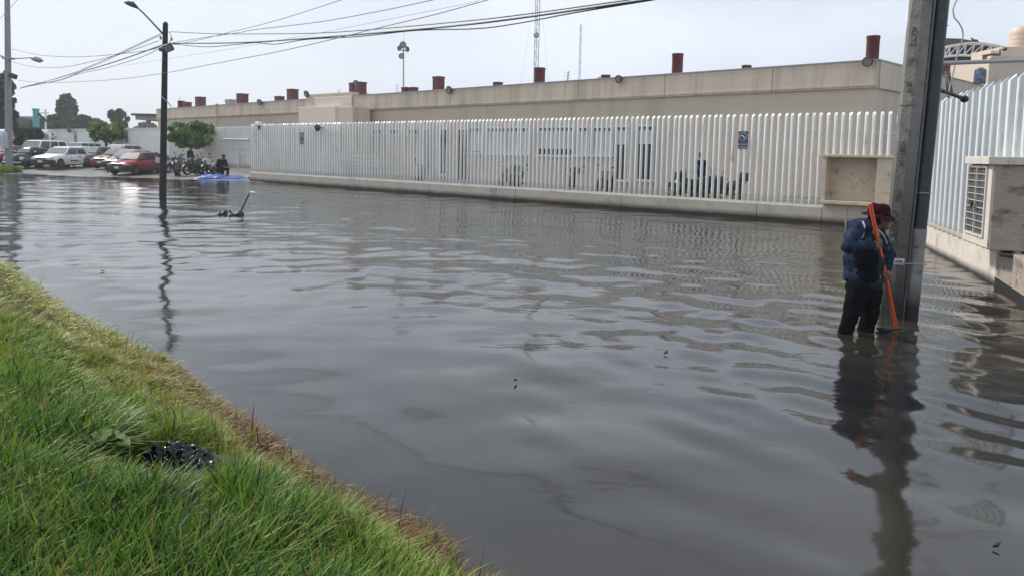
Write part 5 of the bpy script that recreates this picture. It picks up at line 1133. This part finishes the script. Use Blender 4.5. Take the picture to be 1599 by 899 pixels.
sdf_mesh('shoulder_bag', [ell((-.05, .26, 1.12), (.10, .07, .16))], .02, .02, 'tarp', yp)
# ------------------------------------------------------------------ the man sweeping in the flood
MY = 8.38
def mpt(x, y, d=0.): return np.array(at_depth(x, y, MY+d))
mo = at_depth(1338, 520, MY); mo.z = 0; MO = np.array(mo)
MAN = thing('person', 'man in maroon brimmed hat and blue denim jacket wading and pushing an orange broom', 'person', mo)
J = lambda x, y, d=0.: mpt(x, y, d)-MO
handN, elbN, shN = J(1366, 378, -.17), J(1325, 386, -.30), J(1338, 359, -.18)
handF, elbF, shF = J(1386, 428, -.035), J(1388, 398, .10), J(1370, 364, .13)
broomT, broomB = J(1358.5, 318, -.30), J(1400.5, 514, .16)
bdir = (broomB-broomT)/np.linalg.norm(broomB-broomT)
def on_broom(t): return broomT+(broomB-broomT)*t
hn, hf = on_broom(.31), on_broom(.565)
head = J(1373, 341, 0)
body = [ell(head+np.array([0, 0, .0]), (.098, .078, .120)), ell(head+np.array([.045, -.01, -.055]), (.060, .056, .070)), cap(head+np.array([-.03, 0, -.07]), J(1358, 362, .0), .058, .070),
        cap(head+np.array([.085, -.012, .0]), head+np.array([.112, -.015, -.028]), .012, .016), ell(head+np.array([.098, -.012, -.062]), (.018, .026, .009)), ell(head+np.array([.088, -.012, -.100]), (.026, .03, .024)),
        ell(head+np.array([-.01, -.080, -.005]), (.022, .012, .034)), ell(head+np.array([.086, -.045, .018]), (.010, .016, .008)), ell(head+np.array([.086, .03, .018]), (.010, .016, .008)),
        cap(J(1352, 370), J(1347, 440), .15, .14)]
def hand(h, wrist, side):
    """fist closed round the broom handle at h; fingers stacked along the handle, thumb on the other side"""
    ps = []; ax_ = bdir; tow = wrist-h; tow = tow-ax_*(tow@ax_); tow /= np.linalg.norm(tow); nn = np.cross(ax_, tow)*side
    pc = h+tow*.036; ps += [ell(pc, (.050, .044, .058)), cap(wrist, pc, .034, .036)]
    for q in range(4):
        o_ = ax_*((q-1.5)*.028); rr = .034; pts = []
        for k, t in enumerate(np.linspace(.35, 3.5+(.15 if q in (1, 2) else -.25), 5)): pts.append(h+o_+(tow*math.cos(t)+nn*math.sin(t))*rr)
        for a_, b_ in zip(pts[:-1], pts[1:]): ps.append(cap(a_, b_, .0145-.001*(q == 3), .013-.0012*(q == 3)))
    th = [pc+ax_*-.02-nn*.02, h-nn*.032-ax_*.035+tow*.01, h-nn*.028-ax_*.045-tow*.018]
    ps += [cap(th[0], th[1], .016, .013), cap(th[1], th[2], .0125, .0105)]
    return ps
wrN = hn+(elbN-hn)/np.linalg.norm(elbN-hn)*.095; wrF = hf+(elbF-hf)/np.linalg.norm(elbF-hf)*.095
hipN, hipF = J(1340, 450, -.09), J(1358, 450, .08)
kneN, kneF = J(1331, 484, -.10), J(1358, 486, .06)
ankN, ankF = J(1318, 516, -.06), J(1349, 522, .02); ankN = ankN+np.array([-.03, 0, -.24]); ankF = ankF+np.array([-.02, 0, -.24])
body += [cap(shN, elbN, .055, .046), cap(elbN, wrN, .044, .032), cap(shF, elbF, .055, .046), cap(elbF, wrF, .044, .032), cap(hipN, kneN, .08, .06), cap(kneN, ankN, .055, .04), cap(hipF, kneF, .08, .06), cap(kneF, ankF, .055, .04),
         cap(ankN+np.array([-.04, 0, -.03]), ankN+np.array([.16, 0, -.05]), .04, .035), cap(ankF+np.array([-.04, 0, -.03]), ankF+np.array([.16, 0, -.05]), .04, .035)]
sdf_mesh('body', body+hand(hn, wrN, 1)+hand(hf, wrF, -1), .0075, .012, 'skin', MAN)
# jacket, open at the front towards the handle
tors = [ell(J(1345, 372, .02), (.175, .19, .16)), ell(J(1344, 405, .02), (.185, .18, .24)), ell(J(1344, 430, .01), (.185, .18, .13)), ell(J(1344, 353, .0), (.125, .18, .08)),
        cap(shN, elbN, .082, .070), cap(elbN, wrN-(hn-wrN)*.05, .068, .050), cap(shF, elbF, .08, .068), cap(elbF, wrF-(hf-wrF)*.1, .066, .048), cap(J(1352, 353, .0), J(1359, 356, .0), .088, .075)]
front = np.array([.72, -.69, 0]); fc = J(1362, 405, -.02)
def cutj(g):  # the open front: a slot facing forward
    d = g-fc; f_ = d@front; l_ = d@np.array([.69, .72, 0]); zf = (g[:, 2]-J(0, 440)[2]*0-J(1346, 446)[2])
    slot = np.maximum(np.abs(l_-.0)-(.085+.04*np.sin(g[:, 2]*6)), -(f_-.06)); keep_arm = (g[:, 1] < handN[1]+.04) & (g[:, 2] > handN[2]-.11) & (g[:, 2] < handN[2]+.12)
    return np.maximum(np.where(keep_arm, -1., -slot), -zf)
sdf_mesh('jacket', tors, .009, .026, 'denim', MAN, .008, 38, cut=cutj, seed=4)
sh_ = [ell(J(1350, 378, .02)+front*.035, (.145, .15, .17)), ell(J(1348, 410, .02)+front*.05, (.17, .165, .19)), ell(J(1348, 442, .01)+front*.03, (.175, .17, .11))]
sdf_mesh('torso_shade', [ell(J(1349, 402, -.035), (.150, .185, .20)), ell(J(1349, 430, -.03), (.155, .175, .12))], .011, .05, 'torso_shade_dark', MAN, .007, 30, seed=12)  # dark shell paints the under-arm shade on the near torso, no garment
sdf_mesh('shirt', sh_, .012, .06, 'shirt_grey', MAN, .007, 20, seed=9)
tr = [ell(J(1347, 450, .0), (.18, .175, .14)), cap(hipN, kneN, .126, .09), cap(kneN, ankN, .084, .074), cap(hipF, kneF, .132, .10), cap(kneF, ankF, .092, .08)]
sdf_mesh('trousers', tr, .0105, .035, 'trousers', MAN, .010, 26, seed=2)
for a_ in (ankN, ankF): sdf_mesh('boot', [cap(a_+np.array([-.03, 0, .1]), a_+np.array([-.03, 0, -.03]), .065, .06), cap(a_+np.array([-.05, 0, -.05]), a_+np.array([.17, 0, -.06]), .055, .05)], .014, .03, 'black', MAN)
sdf_mesh('hair', [ell(head+np.array([-.035, 0, .0]), (.085, .088, .105))], .011, .02, 'hair', MAN, .004, 50)
# hat: drooping brim, creased crown, band
hm = Matrix.Translation(Vector(head)+Vector((-.012, 0, .035))) @ Matrix.Rotation(R_(7), 4, 'Y') @ Matrix.Rotation(R_(5), 4, 'X')
def hat_ring(rx, ry, z, wob, n=36): return [hm @ Vector((rx*math.cos(2*math.pi*j/n), ry*math.sin(2*math.pi*j/n), z+wob*math.sin(4*math.pi*j/n+.6)+wob*.6*math.sin(6*math.pi*j/n))) for j in range(n)]
def rings(rs, name, m, capend=False):
    mb = MB(); n = 36; vs = [v for r in rs for v in r]; fs = [(i*n+j, i*n+(j+1) % n, (i+1)*n+(j+1) % n, (i+1)*n+j) for i in range(len(rs)-1) for j in range(n)]
    if capend: fs.append(tuple((len(rs)-1)*n+j for j in range(n)))
    return mb.add(vs, fs).build(name, m, MAN, True)
hat = rings([hat_ring(.10, .095, .012, 0), hat_ring(.135, .13, .010, .004), hat_ring(.160, .155, .0, .010), hat_ring(.178, .172, -.014, .014), hat_ring(.180, .174, -.019, .014), hat_ring(.158, .153, -.007, .010), hat_ring(.10, .095, .004, 0)], 'hat', 'hat_maroon')
cr_ = rings([hat_ring(.115, .105, .006, 0), hat_ring(.118, .108, .03, 0), hat_ring(.115, .105, .065, .002), hat_ring(.108, .097, .098, .003), hat_ring(.088, .078, .122, .005), hat_ring(.05, .045, .126, .004), hat_ring(.01, .01, .120, 0)], 'hat_crown', 'hat_maroon', True)
rings([hat_ring(.121, .111, .012, 0), hat_ring(.123, .113, .03, 0), hat_ring(.1205, .1105, .042, 0)], 'hat_band', 'cloth_black')
MB().tube([J(1347, 346, -.16), J(1350, 352, -.205), J(1349, 362, -.235), J(1346, 372, -.24)], .009, 6).build('shoulder_strap', 'cloth_white', MAN, True)
MB().tube([J(1366, 356, -.07), J(1375, 362, -.10), J(1381, 370, -.06), J(1385, 380, .0)], .010, 6).build('collar_edge', 'cloth_white', MAN, True)
# the broom in his hands
BR = thing('push_broom', 'orange handled push broom held by the wading man', 'broom', mo)
MB().tube([broomT, broomT+bdir*.01, broomT+(broomB-broomT)*1.02], [.016, .021, .0205], 12).build('handle', 'broom_orange', BR, True)
bh = broomB+np.array([.0, 0, .018])
MB().cbox((0, 0, 0), (.42, .12, .05), Matrix.Translation(bh+np.array([-.06, .0, -.01])) @ Matrix.Rotation(.5, 4, 'Z') @ Matrix.Rotation(.08, 4, 'Y')).build('brush_head', 'black', BR, bevel=.012)
br_ = MB(); r_ = random.Random(4)
for i in range(60):
    t = r_.uniform(-.2, .2); u_ = r_.uniform(-.05, .05); q = Matrix.Translation(bh+np.array([-.06, 0, -.03])) @ Matrix.Rotation(.5, 4, 'Z'); br_.tube([q @ Vector((t, u_, 0)), q @ Vector((t*1.1, u_*1.6, -.12))], .004, 4, False)
br_.build('bristles', 'black', BR)
PS = thing('grey_stick', 'pale grey stick with a hook hanging from the man\'s lower hand into the water', 'stick', mo)
MB().tube([J(1379.5, 434, .0), J(1377, 442, .02), J(1371, 466, .05), J(1364.5, 492, .08), J(1362, 502, .09)], .012, 8).build('shaft', 'grey_metal', PS, True)
MB().tube([J(1378.5, 437, -.005), J(1376.5, 444, .015)], .017, 8).build('ferrule', 'black', PS)

# ------------------------------------------------------------------ leaning stick and rags out in the flood
q0 = on_level(372, 337); sk = thing('leaning_stick', 'dark stick with a white tip leaning out of the open flood', 'stick', q0)
tipp = at_depth(390, 301, q0.y+.1)-q0
MB().tube([(-.1, 0, -.25), tipp*.95], [.028, .022], 8).build('shaft', 'dark_metal', sk, True)
MB().ellip(tipp+Vector((.10, 0, .0)), (.11, .05, .035), 12, 6, Matrix.Rotation(.2, 4, 'Y')).build('tip', 'paper', sk, True)
for x0, x1, y, lab, sd_ in ((355, 380, 336.5, 'black soaked rag lump at the foot of the leaning stick', 3), (341, 354, 335, 'small black rag lump left of the leaning stick', 5)):
    a_ = on_level(x0, y+1); b_ = on_level(x1, y+1); c_ = (a_+b_)/2; rr = (b_-a_).length/2; o = thing('soaked_rag', lab, 'rag', c_, 0, 'soaked rags beside the leaning stick')
    sdf_mesh('cloth', [ell((-rr*.4, 0, .01), (rr*.6, .25, .07)), ell((rr*.45, .05, .03), (rr*.5, .2, .11)), ell((-rr*.75, 0, .08), (rr*.2, .1, .10))], .025, .05, 'black', o, .02, 16, seed=sd_)
r_ = random.Random(12)
for i, (x, y, sz, lab) in enumerate(((253, 468, .03, 'dark leaf floating beside the reflection of the dark lamp post'), (160, 425, .02, 'tiny dark speck floating nearest the far left bank'), (805, 597, .014, 'tiny dark twig floating in the middle of the flood'), (1040, 553, .025, 'dark leaf floating left of the wading man'), (1556, 857, .013, 'dark round leaf floating in the lower right corner'))):
    p = on_level(x, y); o = thing('floating_leaf', lab, 'leaf', p+Vector((0, 0, .02)), r_.uniform(0, 6), 'dark scraps floating on the flood')
    MB().add([(-sz*1.6, 0, .0), (-sz*.4, sz*.7, .008), (sz*1.5, sz*.1, .02), (sz*.2, -sz*.7, .006), (-sz*1.6, 0, -.01), (-sz*.4, sz*.7, -.002), (sz*1.5, sz*.1, .01), (sz*.2, -sz*.7, -.004)], [(0, 1, 2, 3), (7, 6, 5, 4), (0, 4, 5, 1), (1, 5, 6, 2), (2, 6, 7, 3), (3, 7, 4, 0)]).build('leaf_blade', 'black', o)

# ------------------------------------------------------------------ grass bank
EDGE = [on_level(x, y, .075).xy.to_3d() for x, y in ((0, 405), (50, 441), (100, 480), (175, 522), (250, 562), (290, 600), (330, 632), (385, 668), (440, 706), (490, 742), (540, 770), (590, 793), (640, 815), (700, 858), (765, 899))]
EDGE = [Vector((-33.5, 48.6, 0)), Vector((-31.9, 46.2, 0)), Vector((-27, 33, 0)), Vector((-15, 18.5, 0))]+EDGE+[Vector((.5, 2.7, 0)), Vector((1.2, 1.8, 0)), Vector((2.5, .6, 0)), Vector((4, -4, 0))]
EX = np.array([p.x for p in EDGE]); EYv = np.array([p.y for p in EDGE])
def bank_d(x, y):
    """distance inside the bank (positive on the grass side)"""
    P = np.stack([x, y], -1); best = np.full(x.shape, 1e9); sg = np.ones(x.shape)
    for i in range(len(EX)-1):
        a = np.array([EX[i], EYv[i]]); b = np.array([EX[i+1], EYv[i+1]]); ab = b-a; t = np.clip(((P-a)@ab)/(ab@ab), 0, 1); q = P-a-t[..., None]*ab; d = np.hypot(q[..., 0], q[..., 1])
        cr = ab[0]*(P[..., 1]-a[1])-ab[1]*(P[..., 0]-a[0]); m_ = d < best; best = np.where(m_, d, best); sg = np.where(m_, np.where(cr < 0, 1, -1), sg)
    return best*sg
_wob = lambda x, y: .05*np.sin(x*5.1+y*3.7)+.04*np.sin(x*9.7-y*7.9+1)+.03*np.sin(x*17+y*13)
def bank_z(x, y):
    d = bank_d(x, y)+_wob(x, y); z = np.where(d < 0, np.maximum(-.6, d*.5), .42*(1-np.exp(-np.maximum(d, 0)*1.1)))
    return z+np.where(d > 0, 1, .2)*(.025*np.sin(x*3.1+y*1.3)*np.sin(y*2.7-x)+.015*np.sin(x*8+1)*np.sin(y*7))
grid('bank', np.concatenate([np.arange(-40, -10, .4), np.arange(-10, 4, .08)]), np.concatenate([np.arange(-5, 14, .08), np.arange(14, 52, .4)]), lambda X, Y: np.where(bank_d(X, Y) > -.8, bank_z(X, Y), -.75), 'soil', 'structure')
BAGC = np.array(on_level(270, 716, .30))
PLC = np.array(on_level(152, 725, .38))
def grass():
    r = np.random.default_rng(5); n0 = 1300000
    # candidates thin out with distance from the viewer
    rad = np.sqrt(r.uniform(1.6**2, 34**2, n0)*1.0); rad = np.where(r.random(n0) < .66, r.uniform(1.7, 7.5, n0), rad); th = r.uniform(-62, 22, n0)*math.pi/180
    x = rad*np.sin(th); y = rad*np.cos(th); d = bank_d(x, y)+_wob(x, y)
    ok = (d > -.04) & (y > .8)
    # keep what the photograph could see from here or from a step to the side
    zc = y*math.cos(TH); px = CXP+FPX*x/np.maximum(.1, y); py = 240+FPX*(EYE-.4)/np.maximum(.1, y); ok &= (px > -1500) & (py < 1150)
    db = np.hypot((x-BAGC[0])/.30, (y-BAGC[1]+.10)/.30); ok &= (db > 1.0) | (r.random(n0) < .02)
    x, y, d, rad = x[ok], y[ok], d[ok], rad[ok]; n = len(x)
    P = np.stack([x, y, 0*x], -1); nz_ = vnoise(P, 2.4, 31); nz2 = vnoise(P, 7., 32); nz3 = vnoise(P, 1.1, 33)
    lush = np.clip((d-.42-.25*nz2)/.5, 0, 1); near = np.clip((5.6-y)/1.6+.3*nz_, 0, 1); far = np.clip((y-4.6)/3+.35*nz_, 0, 1)
    keep = r.random(n) < np.where(d < .45, .62, .95)*np.clip(1.2-.2*nz2, .3, 1); keep &= r.random(n) < np.clip(4.4/rad, .30, .60)
    x, y, d, rad, lush, near, far, nz_, nz2, nz3 = (a[keep] for a in (x, y, d, rad, lush, near, far, nz_, nz2, nz3)); n = len(x)
    db2 = np.minimum(np.hypot((x-BAGC[0])/.45, (y-BAGC[1]+.35)/.4), np.hypot((x-PLC[0])/.35, (y-PLC[1]+.12)/.3)+.3); h = (.055+.075*r.random(n))*(1-lush)+lush*(.11+.12*r.random(n)+.11*near*r.random(n)+.05*np.maximum(nz_, 0))
    h = h*np.clip(.35+.65*db2, .35, 1); tall = (r.random(n) < .007) & (d < .5) & (d > .05); h = np.where(tall, .16+.14*r.random(n), h)
    wd = np.where(lush > .5, .0045+.0050*r.random(n)+.0030*near, .0030+.0025*r.random(n))*np.clip(rad/4.2, .85, 5)
    az_ = r.uniform(0, 2*math.pi, n)+.8*nz3; az_ = np.where(r.random(n) < .14, 1.2*nz_+.6, az_)
    lean = np.where(lush > .4, .2+1.25*r.random(n)**1.3, .4+1.2*r.random(n)); lean = np.where(tall, .15, lean)
    z0 = bank_z(x, y)-.01
    dx, dy = np.cos(az_), np.sin(az_); sx, sy = -dy, dx; K = 4; V = []
    tw = r.uniform(-.9, .9, n)
    for k in range(K):
        t = k/(K-1); ang = lean*t**1.2; hh = h*t*np.cos(ang*.75); oo = h*t*np.sin(ang)*.95; w_ = wd*(1-.9*t**1.6)*(1-.2*(k == 0)); cx_, sn = np.cos(tw*t), np.sin(tw*t)
        bx, by, bz = x+dx*oo, y+dy*oo, z0+hh; ex, ey = sx*cx_+dx*sn, sy*cx_+dy*sn
        V += [np.stack([bx-ex*w_, by-ey*w_, bz], -1), np.stack([bx+ex*w_, by+ey*w_, bz+w_*.25], -1)]
    V = np.stack(V, 1).reshape(-1, 3); b0 = np.arange(n)[:, None]*2*K
    F_ = np.concatenate([b0+np.array([[2*k, 2*k+1, 2*k+3, 2*k+2]]) for k in range(K-1)])
    brown = d < (.27+.13*nz2+.12*nz_)*np.clip(1.6-(y-3.2)/2.2, .10, 1.5); base = np.where(brown, .02+.26*r.random(n), .38+.19*lush+.18*near*lush+.07*nz2)
    base = np.where((far > .4) & (lush > .3), base-.05-.08*nz_, base)
    tint = np.clip(base+.10*vnoise(np.stack([x, y, 0*x], -1), 11., 71)+r.normal(0, .14, n), 0, 1); dead = r.random(n) < .05; tint = np.where(dead, .18+.12*r.random(n), tint)
    o = np_mesh('grass', V, F_, 'grass', None, True, np.repeat(tint, 2*K)); tag(o, 'long green and dry yellow grass covering the bank in the lower left', 'grass', kind='stuff')
    print('blades', n)
    # long broad blades standing above the rest near the viewer
    m = 15000; rad = r.uniform(1.9, 5.6, m); th = r.uniform(-48, 14, m)*math.pi/180; x = rad*np.sin(th); y = rad*np.cos(th); d = bank_d(x, y); P = np.stack([x, y, 0*x], -1); cl = vnoise(P, 3.2, 61)
    ok = (d > .38) & (cl > -.25) & (np.hypot((x-BAGC[0])/.5, (y-BAGC[1]+.3)/.55) > 1) & (np.hypot((x-PLC[0])/.4, (y-PLC[1]+.12)/.35) > 1) & (y < 5.2+.7*cl); x, y, cl = x[ok], y[ok], cl[ok]; m = len(x)
    h = .13+.14*r.random(m)+.05*cl; wd = .0048+.0052*r.random(m); az_ = r.uniform(0, 6.28, m); lean = .1+1.2*r.random(m)**1.7; z0 = bank_z(x, y); dx, dy = np.cos(az_), np.sin(az_); V = []; tw = r.uniform(-1.2, 1.2, m); K = 6
    for k in range(K):
        t = k/(K-1); ang = lean*t**1.3; hh = h*t*np.cos(ang*.8); oo = h*t*np.sin(ang); w_ = wd*(1-.92*t**2.2)*(.75+.25*min(1, t*4)); cx_, sn = np.cos(tw*t), np.sin(tw*t); ex, ey = -dy*cx_+dx*sn, dx*cx_+dy*sn
        V += [np.stack([x+dx*oo-ex*w_, y+dy*oo-ey*w_, z0+hh+w_*.3], -1), np.stack([x+dx*oo, y+dy*oo, z0+hh-w_*.25], -1), np.stack([x+dx*oo+ex*w_, y+dy*oo+ey*w_, z0+hh+w_*.3], -1)]
    V = np.stack(V, 1).reshape(-1, 3); b0 = np.arange(m)[:, None]*3*K
    F_ = np.concatenate([b0+np.array([[3*k+j, 3*k+j+1, 3*k+j+4, 3*k+j+3]]) for k in range(K-1) for j in (0, 1)])
    tint = np.clip(.66+.13*cl+r.normal(0, .19, m), 0, 1); tint = np.where(r.random(m) < .05, .25, tint)
    o = np_mesh('tall_grass', V, F_, 'grass', None, True, np.repeat(tint, 3*K)); tag(o, 'taller broad green blades standing in the near grass', 'grass', kind='stuff')
    # matted dead stems along the water
    m = 15000; i0 = r.integers(4, len(EX)-6, m); t = r.random(m); x = EX[i0]+(EX[i0+1]-EX[i0])*t; y = EYv[i0]+(EYv[i0+1]-EYv[i0])*t
    nx, ny = -(EYv[i0+1]-EYv[i0]), (EX[i0+1]-EX[i0]); ln = np.hypot(nx, ny); dd = r.normal(.08, .08, m)*np.where((np.arange(m) % 3) == 0, 1.8, 1); x -= -0*nx; x = x+(-1)*nx/ln*dd; y = y+(-1)*ny/ln*dd
    d = bank_d(x, y); okk = d > -.12; x, y = x[okk], y[okk]; m = len(x); z = np.maximum(bank_z(x, y), -.01)+r.uniform(.0, .05, m); a = r.uniform(0, 6.28, m); L_ = r.uniform(.04, .13, m); el_ = r.uniform(-.15, .6, m); w_ = r.uniform(.0012, .0028, m)*np.clip(y/4.2, .8, 2)
    p0 = np.stack([x, y, z], -1); dv = np.stack([np.cos(a)*np.cos(el_), np.sin(a)*np.cos(el_), np.sin(el_)], -1)*L_[:, None]; sv = np.stack([-np.sin(a), np.cos(a), 0*a+.5], -1)*w_[:, None]
    mid = p0+dv*.5+np.array([0, 0, .012]); V = np.stack([p0-sv, p0+sv, mid-sv, mid+sv, p0+dv-sv*.4, p0+dv+sv*.4], 1).reshape(-1, 3); b0 = np.arange(m)[:, None]*6
    F_ = np.concatenate([b0+np.array([[0, 1, 3, 2]]), b0+np.array([[2, 3, 5, 4]])])
    o = np_mesh('dead_stems', V, F_, 'grass', None, True, np.repeat(np.clip(r.normal(.10, .09, m)+np.clip((np.repeat(y, 1)-4.6)*.10, 0, .28), 0, .6), 6)); tag(o, 'matted brown dead stems along the water edge of the bank', 'dead grass', kind='stuff')
grass()
# mound of grass at the foot of the pale lamp post
def mound():
    r = np.random.default_rng(8); n = 5000; a = r.uniform(0, 6.28, n); q = np.sqrt(r.random(n))*1.3; x = b1_.x-.5+np.cos(a)*q*1.2; y = b1_.y-.6+np.sin(a)*q*.9; h = .18+.3*r.random(n); z = .02+.15*(1-q/1.3)
    az_ = r.uniform(0, 6.28, n); dx, dy = np.cos(az_)*h*.4, np.sin(az_)*h*.4; w_ = .02
    V = np.stack([np.stack([x-w_*np.sin(az_), y+w_*np.cos(az_), z], -1), np.stack([x+w_*np.sin(az_), y-w_*np.cos(az_), z], -1), np.stack([x+dx, y+dy, z+h], -1)], 1).reshape(-1, 3)
    o = np_mesh('mound_grass', V, np.arange(3*n).reshape(n, 3), 'grass', None, False, np.repeat(np.clip(r.normal(.62, .15, n), 0, 1), 3)); tag(o, 'tuft of grass round the foot of the pale lamp post', 'grass', kind='stuff')
    tag(MB().ellip((b1_.x-.5, b1_.y-.6, -.1), (1.7, 1.3, .28), 20, 8).build('mound', 'soil', None, True), kind='structure')
mound()
# black rubbish bag in the grass
bz = float(bank_z(np.array(BAGC[0]), np.array(BAGC[1]))); bg_ = thing('rubbish_bag', 'crumpled shiny black plastic bag lying flattened in the grass', 'bag', (BAGC[0], BAGC[1], bz+.02), -.35); bg_.rotation_euler = (R_(14), 0, -.35)
xs_ = np.linspace(-.26, .26, 100); ys_ = np.linspace(-.2, .2, 70); XX, YY = np.meshgrid(xs_, ys_, indexing='ij'); PT = np.stack([XX, YY, 0*XX], -1).reshape(-1, 3); rr = np.clip(1-(XX/.26)**2-(YY/.2)**2, 0, 1)**.6
n1 = np.abs(vnoise(PT, 26, 51)).reshape(XX.shape); n2 = np.abs(vnoise(PT*np.array([1, 1.8, 1]), 45, 52)).reshape(XX.shape); zz = rr*(.035+.10*n1+.05*n2)+.03*rr-.01
XX2 = XX*(1+.10*vnoise(PT, 9, 53).reshape(XX.shape)); YY2 = YY*(1+.14*vnoise(PT, 8, 54).reshape(XX.shape)); I_ = np.arange(XX.size).reshape(XX.shape)
np_mesh('plastic_film', np.stack([XX2, YY2, zz], -1).reshape(-1, 3), np.stack([I_[:-1, :-1], I_[1:, :-1], I_[1:, 1:], I_[:-1, 1:]], -1).reshape(-1, 4), 'bag', bg_)
# broad-leaved weed beside it
wz = float(bank_z(np.array(PLC[0]), np.array(PLC[1]))); wd_ = thing('broad_leaf_weed', 'low weed with broad pale green leaves beside the black bag', 'plant', (PLC[0], PLC[1], wz))
def big_leaf(L_, W__, az_, pitch, tint, curl=.5):
    n = 9; vs = []; tint_ = []
    for i in range(n):
        t = i/(n-1); wv = W__*math.sin(math.pi*min(1, t*.95+.04))**.8; px_ = L_*t; pz = L_*(math.sin(pitch)*t-curl*t*t*.5)
        for k, s_ in enumerate((-1, -.5, 0, .5, 1)): vs.append(Vector((px_*math.cos(pitch), s_*wv, pz+abs(s_)*wv*.35+.006*math.sin(t*18+k))))
    q = Matrix.Rotation(az_, 4, 'Z'); vs = np.array([q @ v for v in vs]); vs[:, 2] += .15
    f_ = np.array([(i*5+k, i*5+k+1, (i+1)*5+k+1, (i+1)*5+k) for i in range(n-1) for k in range(4)])
    return np_mesh('leaf', vs, f_, 'big_leaf', wd_, True, np.full(len(vs), tint))
for a in ((.30, .075, math.pi+.15, .45, .3, .7), (.26, .08, -.1, .5, .6, .7), (.22, .085, .25, .65, .4, .8), (.18, .06, 1.2, .9, .8, .5), (.20, .06, 2.4, .7, .2, .8), (.16, .05, -1.9, .5, .5, .9)): big_leaf(a[0]*.75, a[1]*.7, *a[2:])
MB().tube([(0, 0, -.02), (.01, 0, .1), (0, .0, .16)], [.012, .01, .008], 6).build('stem', 'bark', wd_)
# broken kerb stones half drowned along the bank
for i, (x, y, L_, a, lab) in enumerate(((322, 628, .36, -.95, 'pale broken kerb stone showing at the grass edge above the bag'),)):
    p = on_level(x, y, .03); o = MB().cbox((0, 0, 0), (L_, .13, .12)).cbox((L_*.55, .02, -.02), (L_*.35, .11, .08)).build('kerb_stone', 'kerb_concrete', None, bevel=.018); o.location = (p.x, p.y, -.01); o.rotation_euler = (.1, -.05, a); tag(o, lab, 'kerb stone')

# ------------------------------------------------------------------ thin humid air
hz = bpy.data.materials.new('haze'); hz.use_nodes = True; t_ = hz.node_tree; t_.nodes.remove(t_.nodes['Principled BSDF'])
pv = t_.nodes.new('ShaderNodeVolumePrincipled'); pv.inputs['Color'].default_value = (.95, .97, 1, 1); pv.inputs['Density'].default_value = .0008; pv.inputs['Anisotropy'].default_value = .2
t_.links.new(pv.outputs[0], t_.nodes['Material Output'].inputs['Volume'])
tag(MB().box(-270, 210, -50, 270, -1.9, 26).build('haze', hz), 'thin pale humid haze filling the air of the place', 'haze', kind='stuff')
